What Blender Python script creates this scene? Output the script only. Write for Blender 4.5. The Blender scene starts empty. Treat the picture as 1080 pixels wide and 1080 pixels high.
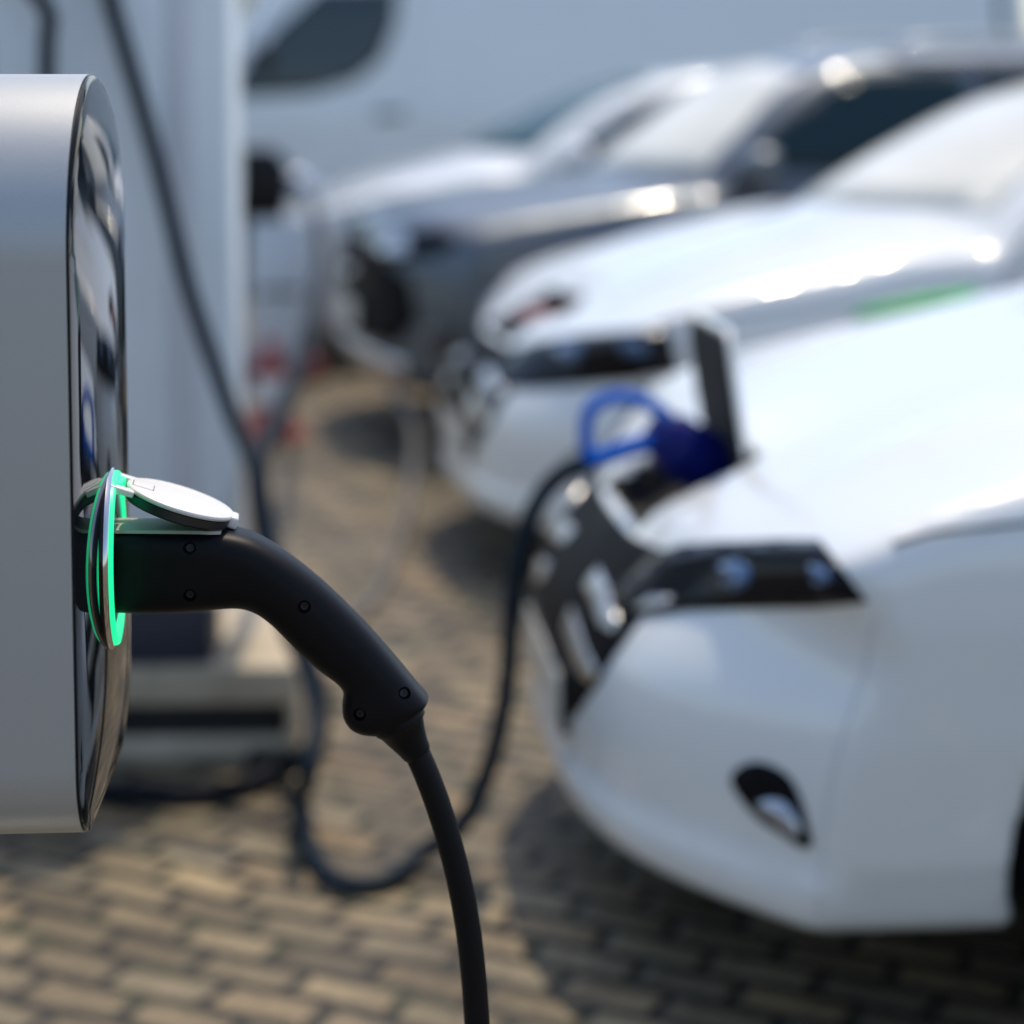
import bpy, bmesh, math, random
import numpy as np
from mathutils import Vector, Matrix
from mathutils.bvhtree import BVHTree
from mathutils.geometry import delaunay_2d_cdt

R = math.radians
SC = bpy.context.scene
COL = SC.collection
random.seed(7)

# ------------------------------------------------------------------ camera, sky, sun, exposure
FPX, PITCH, SHIFT, CAMZ = 2200.0, R(5.0), -0.2477, 1.49
cam_d = bpy.data.cameras.new('camera')
cam = bpy.data.objects.new('camera', cam_d); COL.objects.link(cam)
cam_d.sensor_width = 24.0
cam_d.lens = 24.0 * FPX / 1080.0
cam_d.shift_y = SHIFT
cam.location = (0, 0, CAMZ)
cam.rotation_euler = (R(90) - PITCH, 0, 0)
cam_d.clip_start = 0.05
cam_d.clip_end = 3000
cam_d.dof.use_dof = True
cam_d.dof.focus_distance = 1.755
cam_d.dof.aperture_fstop = 1.45
SC.camera = cam

SUN_AZ, SUN_EL = R(20), R(69)          # azimuth measured from +Y, negative to the left
w = bpy.data.worlds.new('World'); SC.world = w; w.use_nodes = True
nt = w.node_tree
sky = nt.nodes.new('ShaderNodeTexSky'); sky.sky_type = 'NISHITA'; sky.sun_disc = False
sky.sun_elevation = SUN_EL; sky.sun_rotation = SUN_AZ
sky.air_density = 1.0; sky.dust_density = 1.4; sky.ozone_density = 0.5
bg = nt.nodes['Background']; bg.inputs[1].default_value = 0.15
nt.links.new(sky.outputs[0], bg.inputs[0])
sun_d = bpy.data.lights.new('sun', 'SUN'); sun_d.energy = 2.05; sun_d.angle = R(0.5); sun_d.color = (1, 0.87, 0.68)
sun = bpy.data.objects.new('sun', sun_d); COL.objects.link(sun)
sdir = Vector((math.sin(SUN_AZ) * math.cos(SUN_EL), math.cos(SUN_AZ) * math.cos(SUN_EL), math.sin(SUN_EL)))
sun.rotation_euler = sdir.to_track_quat('Z', 'Y').to_euler()
SC.view_settings.view_transform = 'Standard'
SC.view_settings.look = 'None'
SC.view_settings.exposure = 0.47
SC.view_settings.gamma = 1.0
SC.cycles.use_denoising = True
SC.cycles.max_bounces = 8


def at(px, py, Y):
    """a point of the place seen at that pixel of the photograph, Y metres ahead of the camera"""
    u = (px - 540.0) / FPX
    v = (540.0 - py + SHIFT * 1080.0) / FPX
    d = Vector((u, math.cos(PITCH) + v * math.sin(PITCH), -math.sin(PITCH) + v * math.cos(PITCH)))
    return Vector((0, 0, CAMZ)) + d * (Y / d.y)


def on(px, py, r=0.0):
    """the point of the paving seen at that pixel, lifted by r"""
    d = at(px, py, 1.0) - Vector((0, 0, CAMZ)); p = Vector((0, 0, CAMZ)) + d * (-CAMZ / d.z); p.z = r; return p


# ------------------------------------------------------------------ materials
def mat(name, col, rough=0.5, metal=0.0, coat=0.0, coat_rough=0.03, spec=0.5, emit=None, estr=0.0):
    m = bpy.data.materials.new(name); m.use_nodes = True
    b = m.node_tree.nodes['Principled BSDF']
    b.inputs['Base Color'].default_value = (*col, 1)
    b.inputs['Roughness'].default_value = rough
    b.inputs['Metallic'].default_value = metal
    b.inputs['Coat Weight'].default_value = coat
    b.inputs['Coat Roughness'].default_value = coat_rough
    b.inputs['Specular IOR Level'].default_value = spec
    if emit:
        b.inputs['Emission Color'].default_value = (*emit, 1)
        b.inputs['Emission Strength'].default_value = estr
    return m


def noisy(m, scale, amount, bump=0.0, rough_amt=0.0, detail=4.0, coord='Object'):
    """break up colour, roughness and relief of a material with noise"""
    t = m.node_tree; b = t.nodes['Principled BSDF']
    tc = t.nodes.new('ShaderNodeTexCoord'); n = t.nodes.new('ShaderNodeTexNoise')
    n.inputs['Scale'].default_value = scale; n.inputs['Detail'].default_value = detail
    t.links.new(tc.outputs[coord], n.inputs['Vector'])
    if amount:
        c = b.inputs['Base Color'].default_value
        r = t.nodes.new('ShaderNodeValToRGB')
        r.color_ramp.elements[0].position = 0.3; r.color_ramp.elements[1].position = 0.7
        r.color_ramp.elements[0].color = tuple(max(0, x * (1 - amount)) for x in c[:3]) + (1,)
        r.color_ramp.elements[1].color = tuple(min(1, x * (1 + amount)) for x in c[:3]) + (1,)
        t.links.new(n.outputs['Fac'], r.inputs[0]); t.links.new(r.outputs[0], b.inputs['Base Color'])
    if bump:
        bp = t.nodes.new('ShaderNodeBump'); bp.inputs['Strength'].default_value = bump
        bp.inputs['Distance'].default_value = 0.002
        t.links.new(n.outputs['Fac'], bp.inputs['Height']); t.links.new(bp.outputs[0], b.inputs['Normal'])
    if rough_amt:
        mr = t.nodes.new('ShaderNodeMapRange'); r0 = b.inputs['Roughness'].default_value
        mr.inputs['To Min'].default_value = max(0.02, r0 - rough_amt); mr.inputs['To Max'].default_value = r0 + rough_amt
        t.links.new(n.outputs['Fac'], mr.inputs['Value']); t.links.new(mr.outputs[0], b.inputs['Roughness'])
    return m


M = {}
M['white_paint'] = noisy(mat('white_car_paint', (0.80, 0.822, 0.805), 0.30, 0, 1.0, 0.04), 3, 0.02, 0, 0.04)
M['silver_paint'] = noisy(mat('silver_car_paint', (0.62, 0.63, 0.63), 0.30, 0.2, 1.0, 0.05), 3, 0.02)
M['grey_paint'] = noisy(mat('grey_car_paint', (0.105, 0.125, 0.145), 0.40, 0.6, 0.7, 0.08), 3, 0.03)
M['van_paint'] = noisy(mat('van_paint', (0.81, 0.86, 0.87), 0.35, 0, 0.7, 0.08), 2, 0.02)
M['car_glass'] = mat('car_glass', (0.006, 0.022, 0.028), 0.04, 0, 0, 0, 0.35)
M['van_glass'] = mat('van_glass', (0.006, 0.020, 0.026), 0.03, 0, 0, 0, 0.75)
M['teal_glass'] = mat('teal_glass', (0.030, 0.085, 0.095), 0.12, 0, 0, 0, 0.3)
M['windscreen'] = noisy(mat('windscreen_glare', (0.80, 0.78, 0.68), 0.35, 0, 0.5, 0.08), 4, 0.1)  # bright glare on the glass put into the pale base colour
M['black_trim'] = noisy(mat('black_trim', (0.006, 0.006, 0.007), 0.38, spec=0.25), 60, 0.2, 0, 0.06)
M['gloss_black'] = mat('gloss_black', (0.008, 0.008, 0.009), 0.06, 0, 1.0, 0.03)
M['dark_under'] = noisy(mat('underbody_black', (0.012, 0.012, 0.012), 0.8), 20, 0.3)
M['chrome'] = mat('chrome', (0.78, 0.78, 0.78), 0.12, 1.0)
M['chrome_soft'] = mat('satin_chrome', (0.72, 0.72, 0.71), 0.3, 1.0)
M['lamp_glass'] = mat('lamp_glass', (0.004, 0.005, 0.008), 0.10, 0, 0, 0.02, 0.16)
M['lamp_lens'] = mat('lamp_lens', (0.06, 0.14, 0.30), 0.08, 0.3, 1.0, 0.02)
M['lamp_clear'] = mat('lamp_clear', (0.55, 0.60, 0.66), 0.1, 0.5, 1.0, 0.02)
M['plate'] = noisy(mat('number_plate', (0.70, 0.68, 0.60), 0.35, 0, 0.6, 0.1), 30, 0.03)
M['tyre'] = noisy(mat('tyre_rubber', (0.018, 0.018, 0.019), 0.85), 40, 0.25, 0.3)
M['rim'] = noisy(mat('alloy_rim', (0.55, 0.56, 0.57), 0.3, 0.9), 20, 0.05)
M['green_decal'] = mat('green_decal', (0.015, 0.66, 0.10), 0.35, 0, 0.8, 0.05)
M['red_plastic'] = noisy(mat('red_plastic', (0.20, 0.012, 0.012), 0.45), 20, 0.15)
M['red_cone'] = noisy(mat('red_cone_rubber', (0.36, 0.045, 0.04), 0.5), 20, 0.15)
M['white_band'] = noisy(mat('white_cone_band', (0.72, 0.70, 0.66), 0.5), 20, 0.08)
M['housing'] = noisy(mat('silver_powder_coat', (0.47, 0.485, 0.48), 0.40, 0.45), 900, 0.05, 0.05, 0.05, 2)
M['housing_edge'] = mat('bare_silver_edge', (0.62, 0.62, 0.61), 0.25, 0.9)
M['panel_glass'] = mat('black_panel_glass', (0.008, 0.010, 0.012), 0.03, 0, 0, 0, 0.32)
M['gasket'] = mat('dark_gasket', (0.012, 0.012, 0.013), 0.6)
M['ring_green'] = mat('green_light_ring', (0.05, 0.5, 0.2), 0.35, 0, 0, 0, 0.4, (0.0, 1.0, 0.40), 0.66)
M['ring_chrome'] = mat('ring_chrome', (0.62, 0.60, 0.60), 0.10, 1.0)
M['lid_silver'] = noisy(mat('lid_silver', (0.78, 0.76, 0.72), 0.42, 0.1), 300, 0.04, 0.03, 0.05)
M['lid_under'] = noisy(mat('lid_black', (0.018, 0.018, 0.020), 0.42), 200, 0.15, 0.03)
M['plug_black'] = noisy(mat('plug_black_plastic', (0.0040, 0.0040, 0.0055), 0.42, 0, 0, 0, 0.17), 1800, 0.18, 0.10, 0.06, 2)
M['sheen_pale'] = noisy(mat('pale_sun_sheen', (0.42, 0.395, 0.33), 0.5), 400, 0.08, 0.05)  # sunlit sheen of the black plug's top, put into a colour
M['screw'] = mat('screw_steel', (0.025, 0.025, 0.028), 0.4, 0.6)
M['cable_black'] = noisy(mat('black_cable_rubber', (0.005, 0.005, 0.006), 0.5, spec=0.18), 500, 0.15, 0.05, 0.06)
M['cable_blue'] = noisy(mat('dark_blue_cable', (0.007, 0.016, 0.026), 0.5, spec=0.2), 200, 0.12, 0.05)
M['cable_dark'] = noisy(mat('charcoal_cable', (0.006, 0.008, 0.012), 0.6, spec=0.12), 200, 0.15, 0.05)
M['grille_black'] = noisy(mat('grille_black', (0.005, 0.005, 0.006), 0.6, spec=0.1), 60, 0.2)
M['cable_grey'] = noisy(mat('grey_cable', (0.12, 0.116, 0.11), 0.55), 200, 0.12, 0.05)
M['blue_plastic'] = noisy(mat('blue_plastic', (0.0, 0.13, 0.60), 0.45, spec=0.1), 60, 0.1)
M['navy_plastic'] = noisy(mat('navy_plastic', (0.002, 0.010, 0.16), 0.5, spec=0.3), 60, 0.15)
M['cabinet_white'] = noisy(mat('cabinet_white', (0.81, 0.86, 0.87), 0.42), 6, 0.03, 0, 0.05)
M['cabinet_seam'] = mat('cabinet_seam', (0.70, 0.71, 0.73), 0.55)
M['navy_plinth'] = noisy(mat('navy_plinth', (0.020, 0.026, 0.045), 0.5), 10, 0.2)
M['leaf_dark'] = noisy(mat('tree_leaf', (0.045, 0.085, 0.022), 0.6), 1.5, 0.45)
M['bark'] = noisy(mat('tree_bark', (0.09, 0.065, 0.045), 0.9), 12, 0.4, 0.8)
M['brick'] = noisy(mat('brown_brick', (0.24, 0.12, 0.07), 0.85), 4, 0.3)
M['roof_tile'] = noisy(mat('roof_tile', (0.10, 0.055, 0.045), 0.8), 6, 0.3)


def concrete():
    m = mat('concrete', (0.42, 0.38, 0.31), 0.9); t = m.node_tree; b = t.nodes['Principled BSDF']
    tc = t.nodes.new('ShaderNodeTexCoord')
    n1 = t.nodes.new('ShaderNodeTexNoise'); n1.inputs['Scale'].default_value = 7; n1.inputs['Detail'].default_value = 8
    n2 = t.nodes.new('ShaderNodeTexNoise'); n2.inputs['Scale'].default_value = 120; n2.inputs['Detail'].default_value = 3
    r = t.nodes.new('ShaderNodeValToRGB')
    r.color_ramp.elements[0].color = (0.40, 0.335, 0.235, 1); r.color_ramp.elements[0].position = 0.3
    r.color_ramp.elements[1].color = (0.60, 0.51, 0.37, 1); r.color_ramp.elements[1].position = 0.7
    bp = t.nodes.new('ShaderNodeBump'); bp.inputs['Strength'].default_value = 0.35; bp.inputs['Distance'].default_value = 0.004
    for n in (n1, n2): t.links.new(tc.outputs['Object'], n.inputs['Vector'])
    t.links.new(n1.outputs['Fac'], r.inputs[0]); t.links.new(r.outputs[0], b.inputs['Base Color'])
    t.links.new(n2.outputs['Fac'], bp.inputs['Height']); t.links.new(bp.outputs[0], b.inputs['Normal'])
    return m


M['concrete'] = concrete()


def paving():
    m = mat('brick_paving', (0.3, 0.25, 0.2), 0.8); t = m.node_tree; b = t.nodes['Principled BSDF']
    L = t.links.new
    tc = t.nodes.new('ShaderNodeTexCoord')
    mp = t.nodes.new('ShaderNodeMapping'); mp.inputs['Rotation'].default_value = (0, 0, R(27))
    L(tc.outputs['Object'], mp.inputs['Vector'])
    # a little wander so that courses are not ruler straight
    wn = t.nodes.new('ShaderNodeTexNoise'); wn.inputs['Scale'].default_value = 2.2; wn.inputs['Detail'].default_value = 2
    L(mp.outputs[0], wn.inputs['Vector'])
    sub = t.nodes.new('ShaderNodeVectorMath'); sub.operation = 'SUBTRACT'; sub.inputs[1].default_value = (0.5, 0.5, 0.5)
    sc = t.nodes.new('ShaderNodeVectorMath'); sc.operation = 'SCALE'; sc.inputs['Scale'].default_value = 0.075
    ad = t.nodes.new('ShaderNodeVectorMath'); ad.operation = 'ADD'
    L(wn.outputs['Color'], sub.inputs[0]); L(sub.outputs[0], sc.inputs[0]); L(mp.outputs[0], ad.inputs[0]); L(sc.outputs[0], ad.inputs[1])

    def brick(c1, c2, cm, mortar, smooth):
        k = t.nodes.new('ShaderNodeTexBrick'); k.offset = 0.5; k.offset_frequency = 2; k.squash = 1
        k.inputs['Color1'].default_value = c1; k.inputs['Color2'].default_value = c2; k.inputs['Mortar'].default_value = cm
        k.inputs['Scale'].default_value = 1.0; k.inputs['Mortar Size'].default_value = mortar
        k.inputs['Mortar Smooth'].default_value = smooth; k.inputs['Bias'].default_value = 0.0
        k.inputs['Brick Width'].default_value = 0.192; k.inputs['Row Height'].default_value = 0.098
        L(ad.outputs[0], k.inputs['Vector']); return k
    kc = brick((0, 0, 0, 1), (1, 1, 1, 1), (0.5, 0.5, 0.5, 1), 0.0, 0.0)     # a grey per brick
    km = brick((0, 0, 0, 1), (0, 0, 0, 1), (1, 1, 1, 1), 0.018, 0.45)        # the joints
    kh = brick((1, 1, 1, 1), (1, 1, 1, 1), (0, 0, 0, 1), 0.024, 0.9)         # rounded heads for relief
    ramp = t.nodes.new('ShaderNodeValToRGB'); e = ramp.color_ramp.elements
    e[0].position = 0.0; e[0].color = (0.13, 0.103, 0.062, 1)
    e[1].position = 1.0; e[1].color = (0.40, 0.30, 0.16, 1)
    for p, c in ((0.25, (0.27, 0.205, 0.115)), (0.45, (0.195, 0.16, 0.098)), (0.62, (0.34, 0.235, 0.12)), (0.8, (0.29, 0.24, 0.15))):
        x = e.new(p); x.color = (*c, 1)
    L(kc.outputs['Color'], ramp.inputs[0])
    st = t.nodes.new('ShaderNodeTexNoise'); st.inputs['Scale'].default_value = 2.6; st.inputs['Detail'].default_value = 6
    L(tc.outputs['Object'], st.inputs['Vector'])
    fine = t.nodes.new('ShaderNodeTexNoise'); fine.inputs['Scale'].default_value = 38; fine.inputs['Detail'].default_value = 6
    L(tc.outputs['Object'], fine.inputs['Vector'])
    srr = t.nodes.new('ShaderNodeMapRange'); srr.inputs['From Min'].default_value = 0.3; srr.inputs['From Max'].default_value = 0.7
    srr.inputs['To Min'].default_value = 0.46; srr.inputs['To Max'].default_value = 1.16; L(st.outputs['Fac'], srr.inputs['Value'])
    frr = t.nodes.new('ShaderNodeMapRange'); frr.inputs['From Min'].default_value = 0.3; frr.inputs['From Max'].default_value = 0.7
    frr.inputs['To Min'].default_value = 0.62; frr.inputs['To Max'].default_value = 1.2; L(fine.outputs['Fac'], frr.inputs['Value'])
    mul = t.nodes.new('ShaderNodeMath'); mul.operation = 'MULTIPLY'; L(srr.outputs[0], mul.inputs[0]); L(frr.outputs[0], mul.inputs[1])
    vm = t.nodes.new('ShaderNodeVectorMath'); vm.operation = 'SCALE'; L(ramp.outputs[0], vm.inputs[0]); L(mul.outputs[0], vm.inputs['Scale'])
    # joints: dark sand, mossy in places
    moss = t.nodes.new('ShaderNodeTexNoise'); moss.inputs['Scale'].default_value = 5; moss.inputs['Detail'].default_value = 5
    L(tc.outputs['Object'], moss.inputs['Vector'])
    mr = t.nodes.new('ShaderNodeValToRGB'); mr.color_ramp.elements[0].position = 0.5; mr.color_ramp.elements[1].position = 0.68
    mr.color_ramp.elements[0].color = (0.016, 0.014, 0.011, 1); mr.color_ramp.elements[1].color = (0.030, 0.038, 0.012, 1)
    L(moss.outputs['Fac'], mr.inputs[0])
    mix = t.nodes.new('ShaderNodeMix'); mix.data_type = 'RGBA'
    L(km.outputs['Color'], mix.inputs[0]); L(vm.outputs[0], mix.inputs[6]); L(mr.outputs[0], mix.inputs[7])
    L(mix.outputs[2], b.inputs['Base Color'])
    # relief
    hs = t.nodes.new('ShaderNodeMath'); hs.operation = 'MULTIPLY_ADD'; hs.inputs[1].default_value = 0.25
    L(fine.outputs['Fac'], hs.inputs[0]); L(kh.outputs['Color'], hs.inputs[2])
    h2 = t.nodes.new('ShaderNodeMath'); h2.operation = 'MULTIPLY_ADD'; h2.inputs[1].default_value = 0.55
    L(kc.outputs['Color'], h2.inputs[0]); L(hs.outputs[0], h2.inputs[2])
    bp = t.nodes.new('ShaderNodeBump'); bp.inputs['Strength'].default_value = 1.0; bp.inputs['Distance'].default_value = 0.008
    L(h2.outputs[0], bp.inputs['Height']); L(bp.outputs[0], b.inputs['Normal'])
    b.inputs['Roughness'].default_value = 0.62
    return m


M['paving'] = paving()


# ------------------------------------------------------------------ object helpers
def link_mesh(name, verts, faces, materials, parent=None, smooth=True, mat_idx=None):
    me = bpy.data.meshes.new(name)
    me.from_pydata([tuple(v) for v in verts], [], [tuple(f) for f in faces])
    if not isinstance(materials, (list, tuple)): materials = [materials]
    for m in materials: me.materials.append(m)
    if smooth: me.polygons.foreach_set('use_smooth', [True] * len(me.polygons))
    if mat_idx is not None: me.polygons.foreach_set('material_index', mat_idx)
    me.validate(); me.update()
    o = bpy.data.objects.new(name, me); COL.objects.link(o)
    if parent: o.parent = parent
    return o


def link_bm(name, bm, materials, parent=None, smooth=False, auto=None):
    me = bpy.data.meshes.new(name); 
    bmesh.ops.recalc_face_normals(bm, faces=bm.faces)
    bm.to_mesh(me); bm.free()
    if not isinstance(materials, (list, tuple)): materials = [materials]
    for m in materials: me.materials.append(m)
    if smooth or auto is not None: me.polygons.foreach_set('use_smooth', [True] * len(me.polygons))
    if auto is not None: me.set_sharp_from_angle(angle=R(auto))
    o = bpy.data.objects.new(name, me); COL.objects.link(o)
    if parent: o.parent = parent
    return o


def thing(name, label, cat, loc=(0, 0, 0), rotz=0.0, group=None):
    o = bpy.data.objects.new(name, None); COL.objects.link(o)
    o.empty_display_size = 0.2
    o.location = loc; o.rotation_euler = (0, 0, rotz)
    tag(o, label, cat, group); return o


def tag(o, label, cat, group=None, kind=None):
    o['label'] = label; o['category'] = cat
    if group: o['group'] = group
    if kind: o['kind'] = kind
    return o


def catmull(pts, n=8, closed=False):
    P = [np.array(p, float) for p in pts]; out = []; N = len(P)
    rng = range(N) if closed else range(N - 1)
    for i in rng:
        if closed: p0, p1, p2, p3 = P[i - 1], P[i], P[(i + 1) % N], P[(i + 2) % N]
        else: p0, p1, p2, p3 = P[max(i - 1, 0)], P[i], P[i + 1], P[min(i + 2, N - 1)]
        # centripetal parameters keep corners from overshooting
        t01 = max(np.linalg.norm(p1 - p0), 1e-6) ** .5; t12 = max(np.linalg.norm(p2 - p1), 1e-6) ** .5; t23 = max(np.linalg.norm(p3 - p2), 1e-6) ** .5
        m1 = p2 - p1 + t12 * ((p1 - p0) / t01 - (p2 - p0) / (t01 + t12)) if np.any(p0 != p1) else (p2 - p1)
        m2 = p2 - p1 + t12 * ((p3 - p2) / t23 - (p3 - p1) / (t12 + t23)) if np.any(p3 != p2) else (p2 - p1)
        a = 2 * (p1 - p2) + m1 + m2; b = -3 * (p1 - p2) - 2 * m1 - m2
        for k in range(n):
            t = k / n; out.append(a * t ** 3 + b * t ** 2 + m1 * t + p1)
    if not closed: out.append(P[-1])
    return out


def tube_data(pts, rad, seg=16, cap=True):
    """vertices and faces of a tube along pts; rad is a number or one per point"""
    pts = [Vector(p) for p in pts]; n = len(pts)
    rs = rad if isinstance(rad, (list, tuple)) else [rad] * n
    V, F = [], []
    t = (pts[1] - pts[0]).normalized()
    ref = Vector((0, 0, 1)) if abs(t.z) < 0.9 else Vector((0, 1, 0))
    nn = (ref - t * ref.dot(t)).normalized()
    for i in range(n):
        t = (pts[min(i + 1, n - 1)] - pts[max(i - 1, 0)]).normalized()
        nn = (nn - t * nn.dot(t)).normalized(); bb = t.cross(nn)
        for k in range(seg):
            a = 2 * math.pi * k / seg
            V.append(pts[i] + (nn * math.cos(a) + bb * math.sin(a)) * rs[i])
    for i in range(n - 1):
        for k in range(seg):
            k2 = (k + 1) % seg
            F.append((i * seg + k, i * seg + k2, (i + 1) * seg + k2, (i + 1) * seg + k))
    if cap:
        F.append(tuple(range(seg))[::-1]); F.append(tuple((n - 1) * seg + k for k in range(seg)))
    return V, F


def tube(name, pts, rad, m, parent=None, seg=16, n=8, spline=True):
    if spline: pts = catmull(pts, n)
    V, F = tube_data(pts, rad, seg)
    return link_mesh(name, V, F, m, parent)


def lathe(name, prof, m, parent=None, seg=64, axis='x', centre=(0, 0, 0), closed=False):
    """prof: list of (along, radius)"""
    V, F = [], []
    n = len(prof)
    for a, r in prof:
        for k in range(seg):
            th = 2 * math.pi * k / seg; c, s = r * math.cos(th), r * math.sin(th)
            v = {'x': (a, c, s), 'y': (s, a, c), 'z': (c, s, a)}[axis]
            V.append(tuple(v[i] + centre[i] for i in range(3)))
    rng = range(n) if closed else range(n - 1)
    for i in rng:
        j = (i + 1) % n
        for k in range(seg):
            k2 = (k + 1) % seg
            F.append((i * seg + k, i * seg + k2, j * seg + k2, j * seg + k))
    if not closed:
        F.append(tuple(range(seg))[::-1]); F.append(tuple((n - 1) * seg + k for k in range(seg)))
    bm = bmesh.new(); bv = [bm.verts.new(v) for v in V]
    for f in F:
        try: bm.faces.new([bv[i] for i in f])
        except ValueError: pass
    return link_bm(name, bm, m, parent, auto=35)


def box_bm(x0, x1, y0, y1, z0, z1, bev=0.0, seg=3, bm=None):
    own = bm is None
    b = bmesh.new()
    vs = [b.verts.new((x, y, z)) for z in (z0, z1) for y in (y0, y1) for x in (x0, x1)]
    for f in ((0, 2, 3, 1), (4, 5, 7, 6), (0, 1, 5, 4), (2, 6, 7, 3), (0, 4, 6, 2), (1, 3, 7, 5)): b.faces.new([vs[i] for i in f])
    if bev: bmesh.ops.bevel(b, geom=list(b.edges), offset=bev, segments=seg, profile=0.5, affect='EDGES')
    if own: return b
    me = bpy.data.meshes.new('tmp'); b.to_mesh(me); b.free(); bm.from_mesh(me); bpy.data.meshes.remove(me); return bm


def prism_bm(poly, a0, a1, plane='yz', bev=0.0, seg=3, bev_front_only=False):
    """extrude a 2D outline between a0 and a1 along the third axis"""
    b = bmesh.new()
    def p3(u, v, a): return {'yz': (a, u, v), 'xz': (u, a, v), 'xy': (u, v, a)}[plane]
    lo = [b.verts.new(p3(u, v, a0)) for u, v in poly]; hi = [b.verts.new(p3(u, v, a1)) for u, v in poly]
    n = len(poly)
    f0 = b.faces.new(lo[::-1]); f1 = b.faces.new(hi)
    for i in range(n): b.faces.new((lo[i], lo[(i + 1) % n], hi[(i + 1) % n], hi[i]))
    if bev:
        ed = list(f1.edges) + ([] if bev_front_only else list(f0.edges))
        bmesh.ops.bevel(b, geom=ed, offset=bev, segments=seg, profile=0.5, affect='EDGES')
    return b


def rrect(y0, y1, z0, z1, rt, rb, n=14):
    """rounded rectangle, radius rt at the top corners and rb at the bottom"""
    out = []
    for cy, cz, r, a0 in ((y1 - rb, z0 + rb, rb, -90), (y1 - rt, z1 - rt, rt, 0), (y0 + rt, z1 - rt, rt, 90), (y0 + rb, z0 + rb, rb, 180)):
        for k in range(n + 1):
            a = R(a0 + 90 * k / n); out.append((cy + r * math.cos(a), cz + r * math.sin(a)))
    return out


# ------------------------------------------------------------------ smooth solids: distance fields meshed on a grid
def sdf_poly_grid(poly, x0, x1, z0, z1, h):
    xs = np.arange(x0, x1 + h, h); zs = np.arange(z0, z1 + h, h)
    X, Z = np.meshgrid(xs, zs, indexing='ij')
    d = np.full(X.shape, 1e9); ins = np.zeros(X.shape, bool)
    P = np.array(poly); n = len(P)
    for i in range(n):
        a = P[i]; b = P[(i + 1) % n]; e = b - a; l2 = e @ e
        if l2 < 1e-14: continue
        t = np.clip(((X - a[0]) * e[0] + (Z - a[1]) * e[1]) / l2, 0, 1)
        d = np.minimum(d, (X - a[0] - t * e[0]) ** 2 + (Z - a[1] - t * e[1]) ** 2)
        if a[1] != b[1]:
            c = ((a[1] > Z) != (b[1] > Z)) & (X < e[0] * (Z - a[1]) / e[1] + a[0]); ins ^= c
    d = np.sqrt(d); d[ins] *= -1
    def f(x, z):
        fx = np.clip((x - x0) / h, 0, len(xs) - 1.001); fz = np.clip((z - z0) / h, 0, len(zs) - 1.001)
        ix = fx.astype(int); iz = fz.astype(int); tx = fx - ix; tz = fz - iz
        return (d[ix, iz] * (1 - tx) * (1 - tz) + d[ix + 1, iz] * tx * (1 - tz) + d[ix, iz + 1] * (1 - tx) * tz + d[ix + 1, iz + 1] * tx * tz)
    return f


def smin(a, b, k):
    hh = np.clip(0.5 + 0.5 * (b - a) / k, 0, 1); return b * (1 - hh) + a * hh - k * hh * (1 - hh)


def smax(a, b, k): return -smin(-a, -b, k)


def sstep(x, a, b):
    t = np.clip((x - a) / (b - a), 0, 1); return t * t * (3 - 2 * t)


def surface_nets(F, org, h, relax=3):
    S = F < 0
    nx, ny, nz = F.shape
    acc = np.zeros((nx - 1, ny - 1, nz - 1, 3)); cnt = np.zeros((nx - 1, ny - 1, nz - 1))
    c = [(i, j, k) for i in (0, 1) for j in (0, 1) for k in (0, 1)]
    sl = lambda o: (slice(o[0], nx - 1 + o[0]), slice(o[1], ny - 1 + o[1]), slice(o[2], nz - 1 + o[2]))
    for a in c:
        for ax in range(3):
            if a[ax]: continue
            b = list(a); b[ax] = 1; fa, fb = F[sl(a)], F[sl(b)]
            m = (fa < 0) != (fb < 0)
            t = np.where(m, fa / np.where(m, fa - fb, 1), 0)
            for q in range(3): acc[..., q] += np.where(m, a[q] + (t if q == ax else 0), 0)
            cnt += m
    act = cnt > 0
    idx = np.full(act.shape, -1, np.int64); idx[act] = np.arange(act.sum())
    ii = np.argwhere(act)
    V = (ii + acc[act] / cnt[act][:, None]) * h + np.array(org)
    Q = []
    for ax in range(3):
        o1, o2 = [(1, 2), (2, 0), (0, 1)][ax]
        s0 = [slice(None)] * 3; s1 = [slice(None)] * 3; s0[ax] = slice(0, -1); s1[ax] = slice(1, None)
        m = S[tuple(s0)] != S[tuple(s1)]
        e = np.argwhere(m)
        ok = (e[:, o1] > 0) & (e[:, o2] > 0) & (e[:, o1] < F.shape[o1] - 1) & (e[:, o2] < F.shape[o2] - 1)
        e = e[ok]; flip = ~S[tuple(e.T)]
        def g(d1, d2):
            x = e.copy(); x[:, o1] -= d1; x[:, o2] -= d2; return idx[tuple(x.T)]
        q = np.stack([g(1, 1), g(0, 1), g(0, 0), g(1, 0)], 1)
        q[flip] = q[flip][:, ::-1]; Q.append(q)
    Q = np.concatenate(Q)
    E = np.concatenate([Q[:, [0, 1]], Q[:, [1, 2]], Q[:, [2, 3]], Q[:, [3, 0]]])
    deg = np.bincount(E.ravel(), minlength=len(V)).astype(float)
    def lap(V):
        s = np.zeros_like(V)
        for q in range(3): s[:, q] = np.bincount(E[:, 0], V[E[:, 1], q], len(V)) + np.bincount(E[:, 1], V[E[:, 0], q], len(V))
        return s / deg[:, None] - V
    for _ in range(relax):                                    # smooth without shrinking
        V = V + 0.55 * lap(V); V = V - 0.56 * lap(V)
    return V, Q


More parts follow.
